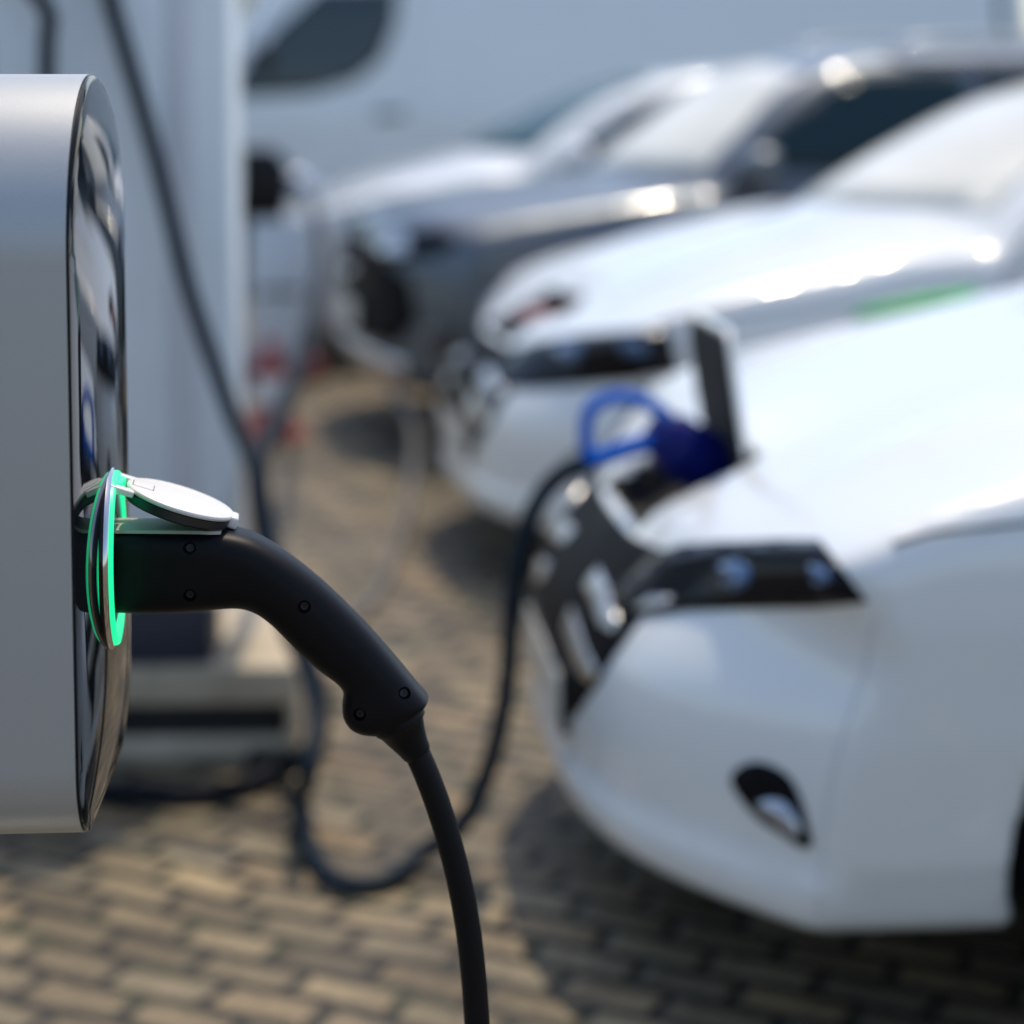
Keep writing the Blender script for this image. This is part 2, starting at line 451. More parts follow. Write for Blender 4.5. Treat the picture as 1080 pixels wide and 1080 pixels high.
class Body:
    """a car body in its own frame: nose at x=0, tail at x=L, half width along y (negative is the camera's side), z up"""
    def __init__(s, P):
        s.P = P; h = P.get('h', 0.022); L, W, H = P['L'], P['W'], P['H']
        xs = np.arange(-0.12, L + 0.12, h); ny = int(math.ceil((W + 0.1) / h)); ys = (np.arange(-ny, ny) + 0.5) * h
        zs = np.arange(0.02, H + 0.12, h)
        X, Y, Z = np.meshgrid(xs, ys, zs, indexing='ij'); A = np.abs(Y)
        low = sdf_poly_grid(catmull(P['low'], 6, True), -0.8, L + 0.8, -0.4, H + 0.6, 0.015)
        gh = sdf_poly_grid(catmull(P['gh'], 6, True), -0.8, L + 0.8, -0.4, H + 0.8, 0.015)
        bow = P['bow'] * (A / W) ** P.get('bowp', 3.0) * (1 - sstep(X, 0.1, P.get('bowlen', 1.5)))
        bow = bow * (1 - P.get('bowz', 0.0) * sstep(Z, .58, .86))
        rb = P.get('rbow', 0.25) * (A / W) ** 3 * sstep(X, L - 1.2, L - 0.1)
        cam_ = P['camber'] * (A / W) ** P.get('camp', 3.0) * sstep(Z, 0.45, 0.8) * (P.get('cam0', 1.0) + (1 - P.get('cam0', 1.0)) * sstep(X, .2, 1.1))
        if P.get('ridge'): cam_ = cam_ - P['ridge'] * np.exp(-((A - .50) / .07) ** 2) * sstep(X, .3, .6) * (1 - sstep(X, 1.2, 1.5))
        fl = low(X - bow + rb, Z + cam_)
        wl = np.interp(Z, *zip(*P['wlow'])); wx = np.interp(X, *zip(*P.get('taper', [(0, 1), (9, 1)])))
        f = smax(fl, A - wl * wx, P.get('klow', 0.10))
        gb = P['gbow'] * (A / (W * .8)) ** 2 * (1 - sstep(X, P['gx'], P['gx'] + 1.2)) - P.get('grbow', 0.15) * (A / (W * .8)) ** 2 * sstep(X, L - 1.6, L - 0.3)
        fg = gh(X - gb, Z + P.get('gcam', 0.05) * (A / (W * .75)) ** 2)
        wg = np.interp(Z, *zip(*P['wgh'])); gt = np.interp(X, *zip(*P.get('gtaper', [(0, 1), (9, 1)])))
        fg = smax(fg, A - wg * gt, P.get('kgh', 0.07))
        f = smin(f, fg, P.get('kun', 0.03))
        if P.get('lip'): f = smin(f, np.maximum(np.maximum(f - .018, np.abs(Z - .250) - .045), X - .34), .012)
        for ax in P['axles']:
            cy = np.sqrt((X - ax) ** 2 + (Z - P['rw']) ** 2) - P['ra']
            f = smax(f, -np.maximum(cy, W * 0.60 - A), 0.012)
        for (x0, x1, yh, z0, z1, tilt) in P.get('pockets', []):
            cx, cz = (x0 + x1) / 2, (z0 + z1) / 2; c, sn = math.cos(tilt), math.sin(tilt)
            u = (X - cx) * c + (Z - cz) * sn; v = -(X - cx) * sn + (Z - cz) * c
            q = np.stack([np.abs(u) - (x1 - x0) / 2 + .03, A - yh + .03, np.abs(v) - (z1 - z0) / 2 + .03])
            bx = np.sqrt((np.maximum(q, 0) ** 2).sum(0)) + np.minimum(q.max(0), 0) - .03
            f = smax(f, -bx, 0.016)
        V, Q = surface_nets(f, (xs[0], ys[0], zs[0]), h)
        s.V, s.Q = V, Q
        C = V[Q].mean(1); mi = np.zeros(len(Q), np.int32)
        for ax in P['axles']:
            mi[(np.hypot(C[:, 0] - ax, C[:, 2] - P['rw']) < P['ra'] + .012) & (np.abs(C[:, 1]) < np.interp(C[:, 2], *zip(*P['wlow'])) - .045)] = 1
        mi[C[:, 2] < P['low_z'] + 0.02] = 1
        for (x0, x1, yh, z0, z1, tilt) in P.get('pockets', []):
            cx, cz = (x0 + x1) / 2, (z0 + z1) / 2; c, sn = math.cos(tilt), math.sin(tilt)
            u = (C[:, 0] - cx) * c + (C[:, 2] - cz) * sn; v = -(C[:, 0] - cx) * sn + (C[:, 2] - cz) * c
            mi[(np.abs(u) < (x1 - x0) / 2 + .004) & (np.abs(C[:, 1]) < yh + .004) & (v < P.get('pocket_top', 0.035)) & (v > -(z1 - z0) / 2 - .01)] = 1
        s.mi = mi
        fn = np.cross(V[Q[:, 2]] - V[Q[:, 0]], V[Q[:, 3]] - V[Q[:, 1]]); vn = np.zeros_like(V)
        for k in range(4):
            for q in range(3): vn[:, q] += np.bincount(Q[:, k], fn[:, q], len(V))
        for _ in range(4):                                   # blurred over the neighbours
            acc = np.zeros_like(V)
            for k in range(4):
                for j in range(4):
                    for q in range(3): acc[:, q] += np.bincount(Q[:, k], vn[Q[:, j], q], len(V))
            vn = acc / np.maximum(np.linalg.norm(acc, axis=1, keepdims=True), 1e-9)
        s.vn = vn
        s.bvh = BVHTree.FromPolygons([Vector(v) for v in V], [tuple(int(i) for i in q) for q in Q])

    def place(s, root, paint):
        o = link_mesh('body', s.V, s.Q.tolist(), [paint, M['dark_under']], root, True, s.mi)
        return o

    # projections: 'side' (x,z) from -y or +y, 'front' (y,z) from the nose, 'back' from the tail, 'wrap' (angle deg, z) round the nose, 'top' (x,y)
    def ray(s, proj, u, v):
        if proj == 'near': return Vector((u, -3, v)), Vector((0, 1, 0))
        if proj == 'far': return Vector((u, 3, v)), Vector((0, -1, 0))
        if proj == 'front': return Vector((-2, u, v)), Vector((1, 0, 0))
        if proj == 'back': return Vector((s.P['L'] + 2, u, v)), Vector((-1, 0, 0))
        if proj == 'top': return Vector((u, v, 4)), Vector((0, 0, -1))
        if proj[:4] == 'lamp':                                    # slanting: from ahead, the side and above at once
            sg = 1 if proj == 'lamp_near' else -1
            d = Vector((.25, .85, -.30)).normalized(); e1 = d.cross(Vector((0, 0, 1))).normalized(); e2 = e1.cross(d)
            p = e1 * u + e2 * v - d * 3; return Vector((p.x, p.y * sg, p.z)), Vector((d.x, d.y * sg, d.z))
        xc = s.P.get('xc', 1.1); a = R(u)                       # wrap: negative angle is the camera's side
        d = Vector((-math.cos(a), math.sin(a), 0)); c = Vector((xc, 0, v)); return c + d * 3, -d

    def patch(s, name, proj, poly, m, parent, off=0.005, grid=0.03, depth=0.012, spline=0, gu=None):
        if spline: poly = [tuple(p) for p in catmull(poly, spline, True)]
        gu = gu or (2.0 if proj == 'wrap' else grid)
        su = gu / grid                                           # work in units where u and v have equal spacing
        P = [(u / su, v) for u, v in poly]
        B = []
        for i in range(len(P)):
            a, b = P[i], P[(i + 1) % len(P)]; n = max(1, int(math.hypot(b[0] - a[0], b[1] - a[1]) / grid))
            for k in range(n): B.append((a[0] + (b[0] - a[0]) * k / n, a[1] + (b[1] - a[1]) * k / n))
        pts = [Vector(p) for p in B]
        def inside(x, y):
            r = False
            for i in range(len(P)):
                (x1, y1), (x2, y2) = P[i], P[(i + 1) % len(P)]
                if (y1 > y) != (y2 > y) and x < (x2 - x1) * (y - y1) / (y2 - y1) + x1: r = not r
            return r
        u0, u1 = min(p[0] for p in P), max(p[0] for p in P); v0, v1 = min(p[1] for p in P), max(p[1] for p in P)
        y = v0 + grid * .5
        while y < v1:
            x = u0 + grid * .5
            while x < u1:
                if inside(x, y) and min((x - q[0]) ** 2 + (y - q[1]) ** 2 for q in B) > (grid * .5) ** 2: pts.append(Vector((x, y)))
                x += grid
            y += grid
        nb = len(B)
        vs, es, fs, *_ = delaunay_2d_cdt(pts, [(i, (i + 1) % nb) for i in range(nb)], [], 1, 1e-6)
        V, N = [], []
        for p in vs:
            o, d = s.ray(proj, p[0] * su, p[1])
            loc, nor, fi, _ = s.bvh.ray_cast(o, d)
            if loc is None or nor.dot(d) > 0.2:
                loc, nor, fi, _ = s.bvh.find_nearest(o + d * ((loc - o).length if loc else 2.5))
            V.append(loc); N.append(s.soft(loc, fi))
        out = [v + n * off for v, n in zip(V, N)]
        F = []
        for f in fs:
            a, b, c = f[:3]
            nrm = (out[b] - out[a]).cross(out[c] - out[a])
            F.append(tuple(f) if nrm.dot(N[a]) > 0 else tuple(f)[::-1])
        ec = {}
        for f in F:
            for i in range(len(f)): ec[(f[i], f[(i + 1) % len(f)])] = 1
        n0 = len(out); inn = {}
        for (a, b) in list(ec):
            if (b, a) in ec: continue
            for q in (a, b):
                if q not in inn: inn[q] = len(out); out.append(out[q] - N[q] * depth)
            F.append((b, a, inn[a], inn[b]))
        return link_mesh(name, out, F, m, parent)

    def line(s, name, proj, pts, wdt, m, parent, off=0.003):
        pts = catmull(pts, 6); L_, R_ = [], []
        sc = 0.019 if proj == 'wrap' else 1.0
        for i, p in enumerate(pts):
            t = np.array(pts[min(i + 1, len(pts) - 1)]) - np.array(pts[max(i - 1, 0)]); t = t * np.array([sc, 1]); t /= np.linalg.norm(t)
            n = np.array([-t[1] / sc, t[0]]) * wdt / 2
            L_.append(tuple(p + n)); R_.append(tuple(p - n))
        V = []
        for q in L_ + R_:
            o, d = s.ray(proj, *q); loc, nor, *_ = s.bvh.ray_cast(o, d)
            if loc is None: loc, nor, *_ = s.bvh.find_nearest(o + d * 2.5)
            V.append(loc + nor * off)
        n = len(L_)
        F = [(i, i + 1, n + i + 1, n + i) for i in range(n - 1)]
        return link_mesh(name, V, F, m, parent)

    def soft(s, loc, fi):
        p = np.array(loc); ids = s.Q[fi]; w_ = 1 / (np.linalg.norm(s.V[ids] - p, axis=1) ** 2 + 1e-6)
        n = (s.vn[ids] * w_[:, None]).sum(0); return Vector(n / np.linalg.norm(n))

    def hit(s, proj, u, v):
        o, d = s.ray(proj, u, v); loc, nor, *_ = s.bvh.ray_cast(o, d); return loc, nor


def wheel(root, x, y, r, wid, side):
    """tyre with a rim of ten spokes; side -1 faces the camera"""
    wd = bpy.data.objects.new('wheel', None); COL.objects.link(wd); wd.parent = root; wd.location = (x, y, r); wd.empty_display_size = .1
    ri = r * 0.68
    prof = [(-wid / 2, ri), (-wid / 2 - .008, ri + .02), (-wid / 2, r - .03), (-wid / 2 + .025, r - .004), (0, r), (wid / 2 - .025, r - .004), (wid / 2, r - .03), (wid / 2 + .008, ri + .02), (wid / 2, ri)]
    lathe('tyre', prof, M['tyre'], wd, 48, 'y', closed=True)
    bm = bmesh.new()
    def ring(y0, y1, r0, r1):
        n = 48
        for a in range(n):
            t0, t1 = 2 * math.pi * a / n, 2 * math.pi * (a + 1) / n
            q = [(r0 * math.cos(t), yy, r0 * math.sin(t)) for t, yy in ((t0, y0), (t1, y0))] + [(r1 * math.cos(t), yy, r1 * math.sin(t)) for t, yy in ((t1, y1), (t0, y1))]
            bm.faces.new([bm.verts.new(p) for p in q])
    f = side * wid * .42
    ring(f, f * 1.1, ri, ri - .02); ring(f * 1.1, -f, ri - .02, ri - .035)
    for k in range(10):
        a = 2 * math.pi * k / 10
        b2 = box_bm(0.03, ri - .01, -.018, .018, -.018, .018, .006, 2)
        bmesh.ops.transform(b2, matrix=Matrix.Rotation(a, 4, 'Y') @ Matrix.Translation((0, f * .8, 0)), verts=b2.verts)
        me = bpy.data.meshes.new('t'); b2.to_mesh(me); b2.free(); bm.from_mesh(me); bpy.data.meshes.remove(me)
    n = 24
    c = [bm.verts.new((.06 * math.cos(2 * math.pi * k / n), f * 1.02, .06 * math.sin(2 * math.pi * k / n))) for k in range(n)]; bm.faces.new(c)
    link_bm('rim', bm, M['rim'], wd)
    dsk = lathe('brake_disc', [(-f * .2 - .01, .13), (-f * .2 + .01, .13)], M['rim'], wd, 32, 'y')
    return wd


def mirror_part(root, x, y, z, side, shell, glassm):
    """door mirror: a rounded shell tapering to the back of the glass, on a short arm"""
    V, F = [], []
    sec = [(-.06, .02, .02), (-.045, .07, .05), (-.01, .10, .075), (.04, .112, .085), (.075, .112, .085), (.085, .104, .078)]
    n = 20
    for dx, a, b in sec:
        for k in range(n):
            t = 2 * math.pi * k / n; c, sn = math.cos(t), math.sin(t)
            V.append((x + dx, y + side * (.10 + a * math.copysign(abs(c) ** .7, c)), z + b * math.copysign(abs(sn) ** .7, sn)))
    for i in range(len(sec) - 1):
        for k in range(n): F.append((i * n + k, i * n + (k + 1) % n, (i + 1) * n + (k + 1) % n, (i + 1) * n + k))
    F.append(tuple(range(n))); F.append(tuple((len(sec) - 1) * n + k for k in range(n)))
    o = link_mesh('door_mirror', V, F, shell, root)
    bm = box_bm(x + .0, x + .05, min(y - side * .10, y + side * .02), max(y - side * .10, y + side * .02), z - .07, z - .03, .012)
    link_bm('mirror_arm', bm, M['black_trim'], o, auto=40)
    g = link_mesh('mirror_glass', [(x + .087, y + side * (.10 + .098 * math.cos(2 * math.pi * k / n)), z + .072 * math.sin(2 * math.pi * k / n)) for k in range(n)], [tuple(range(n))], glassm, o, False)
    return o


def sym(poly): return [(-u, v) for u, v in poly]


HEAD = R(-6.0)          # the cars' nose direction is -x turned a little towards the camera
CAR_ROT = R(6.0)


def car_root(name, label, px, Y):
    """nose of the car on the ground line; local +x runs from nose to tail"""
    p = at(px, 540, Y)
    return thing(name, label, 'car', (p.x, Y, 0), CAR_ROT, 'cars parked in the charging bays')

# ------------------------------------------------------------------ ground
def ground():
    bm = bmesh.new(); n = 40; s = 600
    bmesh.ops.create_grid(bm, x_segments=4, y_segments=4, size=s)
    o = link_bm('pavement', bm, M['paving']); o['kind'] = 'structure'
    o['label'] = 'tan and brown clinker brick paving in running courses with dark joints'; o['category'] = 'paving'


ground()

# ------------------------------------------------------------------ cars
HATCH = dict(
    L=4.48, W=0.893, H=1.55, low_z=0.17, xc=1.1, h=0.020,
    low=[(0.018, .46), (.030, .52), (.060, .575), (.098, .62), (.132, .662), (.158, .70), (.185, .73), (.255, .765), (.36, .812), (.5, .872), (.7, .943), (.95, 1.008), (1.2, 1.055), (1.7, 1.045),
         (2.6, 1.03), (3.5, 1.06), (4.15, 1.06), (4.34, .98), (4.42, .82), (4.46, .6), (4.46, .42), (4.40, .28), (4.2, .2), (3.8, .175), (2.2, .17), (.95, .175), (.5, .185), (.2, .19), (.07, .20), (.035, .235), (.022, .30), (.016, .40)],
    gh=[(.85, .96), (1.12, 1.06), (1.45, 1.24), (1.83, 1.405), (2.15, 1.49), (2.45, 1.535), (2.8, 1.54), (3.2, 1.515), (3.6, 1.46), (4.0, 1.385), (4.16, 1.25), (4.3, 1.08), (4.3, .9), (2.5, .9), (1.0, .9)],
    wlow=[(.0, .80), (.17, .80), (.22, .84), (.32, .872), (.5, .889), (.68, .893), (.78, .885), (.86, .868), (.95, .84), (1.1, .80), (1.6, .7)],
    wgh=[(.8, .84), (1.0, .84), (1.1, .80), (1.3, .70), (1.45, .62), (1.55, .56), (1.7, .5)],
    taper=[(0, 1), (3.6, 1), (4.1, .965), (4.5, .9)], gtaper=[(0, 1), (2.4, 1), (3.4, .95), (4.3, .84)],
    bow=.40, bowp=3.2, bowlen=1.3, camber=.10, camp=4.0, cam0=-.55, bowz=.70, ridge=.012, lip=True, gbow=.30, gx=1.1, axles=(.965, 3.665), rw=.318, ra=.352,
    pockets=[(.135, .375, .19, .68, .86, R(30))], pocket_top=.05, klow=.045)


def hatch_parts(body, root, paint):
    b = body
    b.place(root, paint)
    for s, pr in ((-1, 'near'), (1, 'far')):
        sg = 1 if s > 0 else -1
        b.patch('side_window', pr, [(1.62, 1.075), (1.98, 1.30), (2.3, 1.425), (2.62, 1.46), (2.62, 1.05)], M['car_glass'], root, .004, .04, .01)
        b.patch('side_window', pr, [(2.68, 1.05), (2.68, 1.462), (3.05, 1.44), (3.4, 1.375), (3.62, 1.28), (3.55, 1.07)], M['car_glass'], root, .004, .04, .01)
        wheel(root, .965, s * .785, .318, .205, s); wheel(root, 3.665, s * .785, .318, .205, s)
        mirror_part(root, 1.66, s * .83, 1.07, s, paint, M['chrome'])
        b.line('door_gap', pr, [(1.38, .26), (1.36, .5), (1.38, .75), (1.5, 1.0), (1.56, 1.06)], .007, M['gasket'], root)
        b.line('door_gap', pr, [(2.64, .22), (2.65, .6), (2.65, 1.04)], .007, M['gasket'], root)
        b.patch('door_handle', pr, [(2.35, .90), (2.55, .905), (2.55, .935), (2.35, .93)], paint, root, .02, .03, .02)
        # headlight and its parts
        hl = b.patch('headlight', 'lamp_' + pr, HL, M['lamp_glass'], root, .006, .02, .014)
        b.patch('lamp_lens', 'lamp_' + pr, HL_LENS, M['lamp_lens'], hl, .010, .02, .006, 4)
        b.patch('lamp_lens', 'lamp_' + pr, HL_LENS2, M['lamp_lens'], hl, .010, .02, .006, 4)
        b.patch('lamp_trim', 'lamp_' + pr, HL_TRIM, M['chrome_soft'], hl, .010, .02, .006)
        fg = b.patch('fog_lamp', 'wrap', [(s * a, z) for a, z in FOG], M['grille_black'], root, .006, .02, .012, 5)
        b.patch('lamp_lens', 'wrap', [(s * a, z) for a, z in FOG_LENS], M['lamp_clear'], fg, .012, .015, .006, 4)
        b.patch('grille_chrome', 'wrap', [(s * a, z) for a, z in V_CHROME], M['chrome_soft'], root, .006, .012, .010)
        b.patch('bumper_chrome', 'wrap', [(s * a, z) for a, z in BUMPER_CHROME], M['chrome_soft'], root, .006, .012, .010)
        b.line('bumper_gap', 'wrap', [(s * a, z) for a, z in BUMPER_GAP], .003, M['cabinet_seam'], root, .002)
        b.line('hood_gap', pr, HOOD_GAP, .005, M['gasket'], root)
    b.patch('grille', 'wrap', GRILLE + [(-a, z) for a, z in GRILLE[:0:-1]], M['grille_black'], root, .004, .03, .012)
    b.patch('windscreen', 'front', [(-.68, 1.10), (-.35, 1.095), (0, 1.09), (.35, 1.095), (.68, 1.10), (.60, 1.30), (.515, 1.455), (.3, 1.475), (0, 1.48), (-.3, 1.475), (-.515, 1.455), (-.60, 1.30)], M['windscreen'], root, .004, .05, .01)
    b.patch('rear_window', 'back', [(-.58, 1.12), (.58, 1.12), (.5, 1.34), (-.5, 1.34)], M['car_glass'], root, .004, .05, .01)
    for s in (-1, 1):
        b.patch('tail_light', 'back', [(s * .60, .80), (s * .80, .82), (s * .80, .98), (s * .66, 1.06), (s * .60, 1.0)], M['red_plastic'], root, .006, .04, .012)
    # number plate on its holder, a flat board at the nose
    pb = box_bm(.004, .010, -.25, .25, .345, .445, .003, 2); link_bm('number_plate', pb, M['plate'], root, auto=40)
    pb = box_bm(.0105, .06, -.255, .255, .338, .452, .003, 2); link_bm('plate_holder', pb, M['black_trim'], root, auto=40)


# outlines on the wrap round the nose: degrees from the nose, height
# lamps in the slanting projection of Body.ray
HL = [(.175, .459), (.195, .501), (.254, .550), (.308, .559), (.411, .553), (.489, .550), (.540, .545), (.573, .500), (.611, .452), (.538, .447), (.448, .447), (.320, .447), (.252, .441)]
HL_LENS = [(.380, .512), (.406, .520), (.432, .508), (.430, .484), (.400, .478)]
HL_LENS2 = [(.530, .503), (.552, .499), (.562, .481), (.541, .478)]
HL_TRIM = [(.222, .447), (.262, .470), (.302, .467), (.285, .455)]
HL_WIDE = [(.179, .480), (.190, .535), (.265, .572), (.449, .552), (.591, .526), (.700, .524), (.724, .415), (.592, .396), (.426, .402), (.294, .412), (.22, .43)]
FOG = [(39.3, .415), (40.6, .444), (43.0, .452), (45.0, .434), (46.0, .395), (46.6, .350), (44.0, .352), (41.2, .374)]
FOG_LENS = [(42.0, .39), (44.2, .405), (45.5, .384), (45.9, .362), (43.4, .37)]
V_CHROME = [(9, .612), (15, .604), (21.4, .578), (21.6, .560), (18.6, .556), (14, .572), (9, .582)]
GRILLE = [(0, .674), (7, .674), (12.8, .678), (20.2, .689), (23.2, .690), (24.0, .66), (24.9, .62), (23.9, .556), (21.8, .482), (17.5, .41), (13.1, .36), (0, .345)]
BUMPER_CHROME = [(9, .545), (13, .535), (20.8, .500), (20.4, .470), (17, .468), (12, .495), (9, .508)]
BUMPER_GAP = [(51.0, .70), (49.3, .55), (47.8, .40), (47.2, .23)]
HOOD_GAP = [(.42, .806), (.48, .822), (.56, .831), (.64, .837), (.9, .862), (1.2, .90), (1.4, .945)]

hatch_body = Body(HATCH)
leaf = car_root('parked_car', 'white electric hatchback nearest the camera, black-lined charging flap raised over its nose', 568, 3.82)
hatch_parts(hatch_body, leaf, M['white_paint'])


def copy_tree(o, parent=None, swap=None):
    c = o.copy(); COL.objects.link(c)
    if parent: c.parent = parent
    for ch in list(o.children): copy_tree(ch, c)
    return c


def move_car(o, px, Y, label):
    p = at(px, 540, Y); o.location = (p.x, Y, 0); o['label'] = label; return o


leaf_two = move_car(copy_tree(leaf), 474, 6.42, 'white hatchback with a green stripe on its side, second car from the camera')
leaf_two.rotation_euler = (0, 0, R(11))
leaf_four = move_car(copy_tree(leaf), 262, 11.3, 'white hatchback farthest back, between the grey crossover and the white van')

for ch in leaf_four.children:
    if ch.name.startswith('windscreen'):
        ch.material_slots[0].link = 'OBJECT'; ch.material_slots[0].material = M['teal_glass']

# what only the nearest hatchback has: the raised flap
PK = HATCH['pockets'][0]
fl_w, fl_h = .185, .245
bm = bmesh.new()
def flap_pts(off, shrink):
    P_ = []
    hx, hz = .355, .792
    ux, uz = -.20, .98
    nx, nz = -.98, -.20                                    # towards the nose: the lined face
    for u, v in rrect(-fl_w + shrink, fl_w - shrink, shrink, fl_h - shrink, .05, .03, 6):
        bulge = -.018 * (1 - (u / fl_w) ** 2) - .012 * (v / fl_h) ** 2
        P_.append((hx + ux * v + nx * (off + bulge), u, hz + uz * v + nz * (off + bulge)))
    return P_
def slab(name, o0, o1, shrink, m, parent):
    a_, b_ = flap_pts(o0, shrink), flap_pts(o1, shrink); n = len(a_)
    return link_bm(name, (lambda bm: ([bm.faces.new(x) for x in ([[bm.verts.new(p) for p in a_]] and [])], bm)[1])(bmesh.new()), m, parent) if 0 else \
        link_mesh(name, a_ + b_, [tuple(range(n))[::-1], tuple(range(n, 2 * n))] + [(i, (i + 1) % n, n + (i + 1) % n, n + i) for i in range(n)], m, parent, False)
flap = slab('charging_flap', -.006, .004, 0, M['white_paint'], leaf)
slab('flap_lining', .0045, .012, .010, M['dark_under'], flap)
for sy in (-.1, .1):
    tube('hinge_arm', [(.33, sy, .74), (.352, sy, .76), (.366, sy, .79), (.356, sy, .85)], .008, M['black_trim'], flap, 8)
lathe('charging_socket', [(0, .045), (.03, .045), (.034, .04), (.034, .034), (.012, .032)], M['black_trim'], leaf, 24, 'z', (.255, .06, .73))
# second car: stripe and a red cover in its open port
for ch in list(leaf_two.children):
    if ch.name.startswith('headlight'):
        for g_ in list(ch.children): bpy.data.objects.remove(g_)
        bpy.data.objects.remove(ch)
for pr in ('near', 'far'):
    hl = hatch_body.patch('headlight', 'lamp_' + pr, HL_WIDE, M['lamp_glass'], leaf_two, .006, .02, .014)
    hatch_body.patch('lamp_lens', 'lamp_' + pr, [(.370, .530), (.440, .518), (.445, .485), (.385, .490)], M['lamp_lens'], hl, .010, .02, .006, 4)
    hatch_body.patch('lamp_lens', 'lamp_' + pr, [(.566, .495), (.625, .492), (.630, .462), (.579, .462)], M['lamp_lens'], hl, .010, .02, .006, 4)
for pr in ('near', 'far'):
    hatch_body.patch('side_stripe', pr, [(.98, .818), (1.2, .838), (1.36, .852), (1.36, .893), (1.2, .876), (1.02, .846)], M['green_decal'], leaf_two, .005, .03, .006)
port = hatch_body.patch('charging_port', 'lamp_near', [(.275, .74), (.33, .80), (.418, .770), (.425, .735), (.397, .690), (.345, .665), (.285, .69)], M['dark_under'], leaf_two, .006, .02, .01)
hatch_body.patch('port_cover', 'lamp_near', [(.345, .745), (.40, .745), (.395, .705), (.355, .69)], M['red_plastic'], port, .014, .02, .01, 4)
lathe('port_cover', [(0, .06), (.02, .065), (.03, .05)], M['red_plastic'], leaf_two, 24, 'z', (.26, -.08, .74))

# ------------------------------------------------------------------ grey crossover
SUV = dict(
    L=4.4, W=0.915, H=1.64, low_z=0.21, xc=1.1, h=0.026,
    low=[(.0, .50), (.0, .66), (.015, .78), (.05, .88), (.12, .945), (.3, .985), (.6, 1.02), (1.0, 1.06), (1.3, 1.085), (1.8, 1.06), (3.0, 1.07), (4.1, 1.10), (4.3, 1.0), (4.38, .75), (4.38, .5), (4.3, .32), (4.1, .25), (3.7, .22),
         (2.2, .21), (.95, .22), (.5, .225), (.2, .24), (.06, .27), (.01, .33), (.0, .41)],
    gh=[(.75, .96), (1.02, 1.075), (1.32, 1.28), (1.62, 1.47), (1.88, 1.57), (2.3, 1.615), (2.9, 1.62), (3.4, 1.60), (3.85, 1.555), (4.08, 1.47), (4.2, 1.25), (4.32, 1.0), (4.3, .9), (2.5, .9), (1.1, .9)],
    wlow=[(.0, .83), (.22, .84), (.35, .895), (.6, .912), (.85, .905), (.98, .87), (1.1, .83), (1.6, .75)],
    wgh=[(.8, .86), (1.0, .86), (1.12, .83), (1.3, .75), (1.5, .66), (1.62, .58), (1.8, .5)],
    taper=[(0, 1), (3.6, 1), (4.4, .93)], gtaper=[(0, 1), (2.6, 1), (4.3, .88)],
    bow=.30, bowp=3.4, bowlen=1.2, camber=.08, camp=4, gbow=.26, gx=.95, axles=(.87, 3.5), rw=.335, ra=.375, klow=.06)
suv_body = Body(SUV)
suv = car_root('parked_car', 'dark grey crossover with a black grille, silver lower bumper and dark side windows', 372, 8.7)
suv.rotation_euler = (0, 0, R(13))
suv_body.place(suv, M['grey_paint'])
for s_, pr in ((-1, 'near'), (1, 'far')):
    suv_body.patch('side_window', pr, [(1.38, 1.12), (1.66, 1.34), (1.92, 1.485), (2.45, 1.53), (2.45, 1.10)], M['car_glass'], suv, .004, .05, .01)
    suv_body.patch('side_window', pr, [(2.52, 1.10), (2.52, 1.53), (3.1, 1.525), (3.6, 1.47), (3.78, 1.30), (3.7, 1.12)], M['car_glass'], suv, .004, .05, .01)
    wheel(suv, .87, s_ * .80, .335, .215, s_); wheel(suv, 3.5, s_ * .80, .335, .215, s_)
    mirror_part(suv, 1.42, s_ * .85, 1.13, s_, M['grey_paint'], M['chrome'])
    hl = suv_body.patch('headlight', 'wrap', [(s_ * a, z) for a, z in ((20, .78), (24, .84), (34, .885), (42, .90), (46, .86), (42, .80), (32, .77))], M['lamp_glass'], suv, .006, .03, .012)
    suv_body.patch('lamp_lens', 'wrap', [(s_ * a, z) for a, z in ((24, .80), (27, .845), (33, .855), (34, .81), (29, .79))], M['lamp_clear'], hl, .012, .02, .006, 4)
    suv_body.patch('fog_lamp', 'wrap', [(s_ * a, z) for a, z in ((40, .50), (43, .54), (47, .52), (46, .45), (41, .45))], M['gloss_black'], suv, .006, .03, .012, 4)
    suv_body.line('door_gap', pr, [(1.36, .3), (1.34, .6), (1.40, .95)], .008, M['gasket'], suv)
    suv_body.line('door_gap', pr, [(2.47, .28), (2.48, .7), (2.48, 1.08)], .008, M['gasket'], suv)
    suv_body.patch('sill_trim', pr, [(1.28, .235), (3.1, .235), (3.1, .34), (1.28, .34)], M['black_trim'], suv, .006, .05, .01)
suv_body.patch('grille', 'wrap', [(-36, .70), (-26, .77), (-18, .80), (0, .815), (18, .80), (26, .77), (36, .70), (38, .55), (32, .44), (0, .42), (-32, .44), (-38, .55)], M['grille_black'], suv, .006, .04, .012)
suv_body.patch('bumper_trim', 'wrap', [(-34, .28), (-34, .385), (-20, .40), (0, .40), (20, .40), (34, .385), (34, .28), (0, .28)], M['chrome_soft'], suv, .012, .03, .014)
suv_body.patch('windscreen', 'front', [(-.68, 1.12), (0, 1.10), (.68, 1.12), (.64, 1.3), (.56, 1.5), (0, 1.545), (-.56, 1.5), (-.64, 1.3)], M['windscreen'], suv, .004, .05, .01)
suv_body.patch('rear_window', 'back', [(-.6, 1.15), (.6, 1.15), (.52, 1.45), (-.52, 1.45)], M['car_glass'], suv, .004, .05, .01)
link_bm('number_plate', box_bm(-.034, -.022, -.26, .26, .46, .57, .003, 2), M['plate'], suv, auto=40)
link_bm('plate_holder', box_bm(-.0215, .05, -.265, .265, .452, .578, .003, 2), M['black_trim'], suv, auto=40)
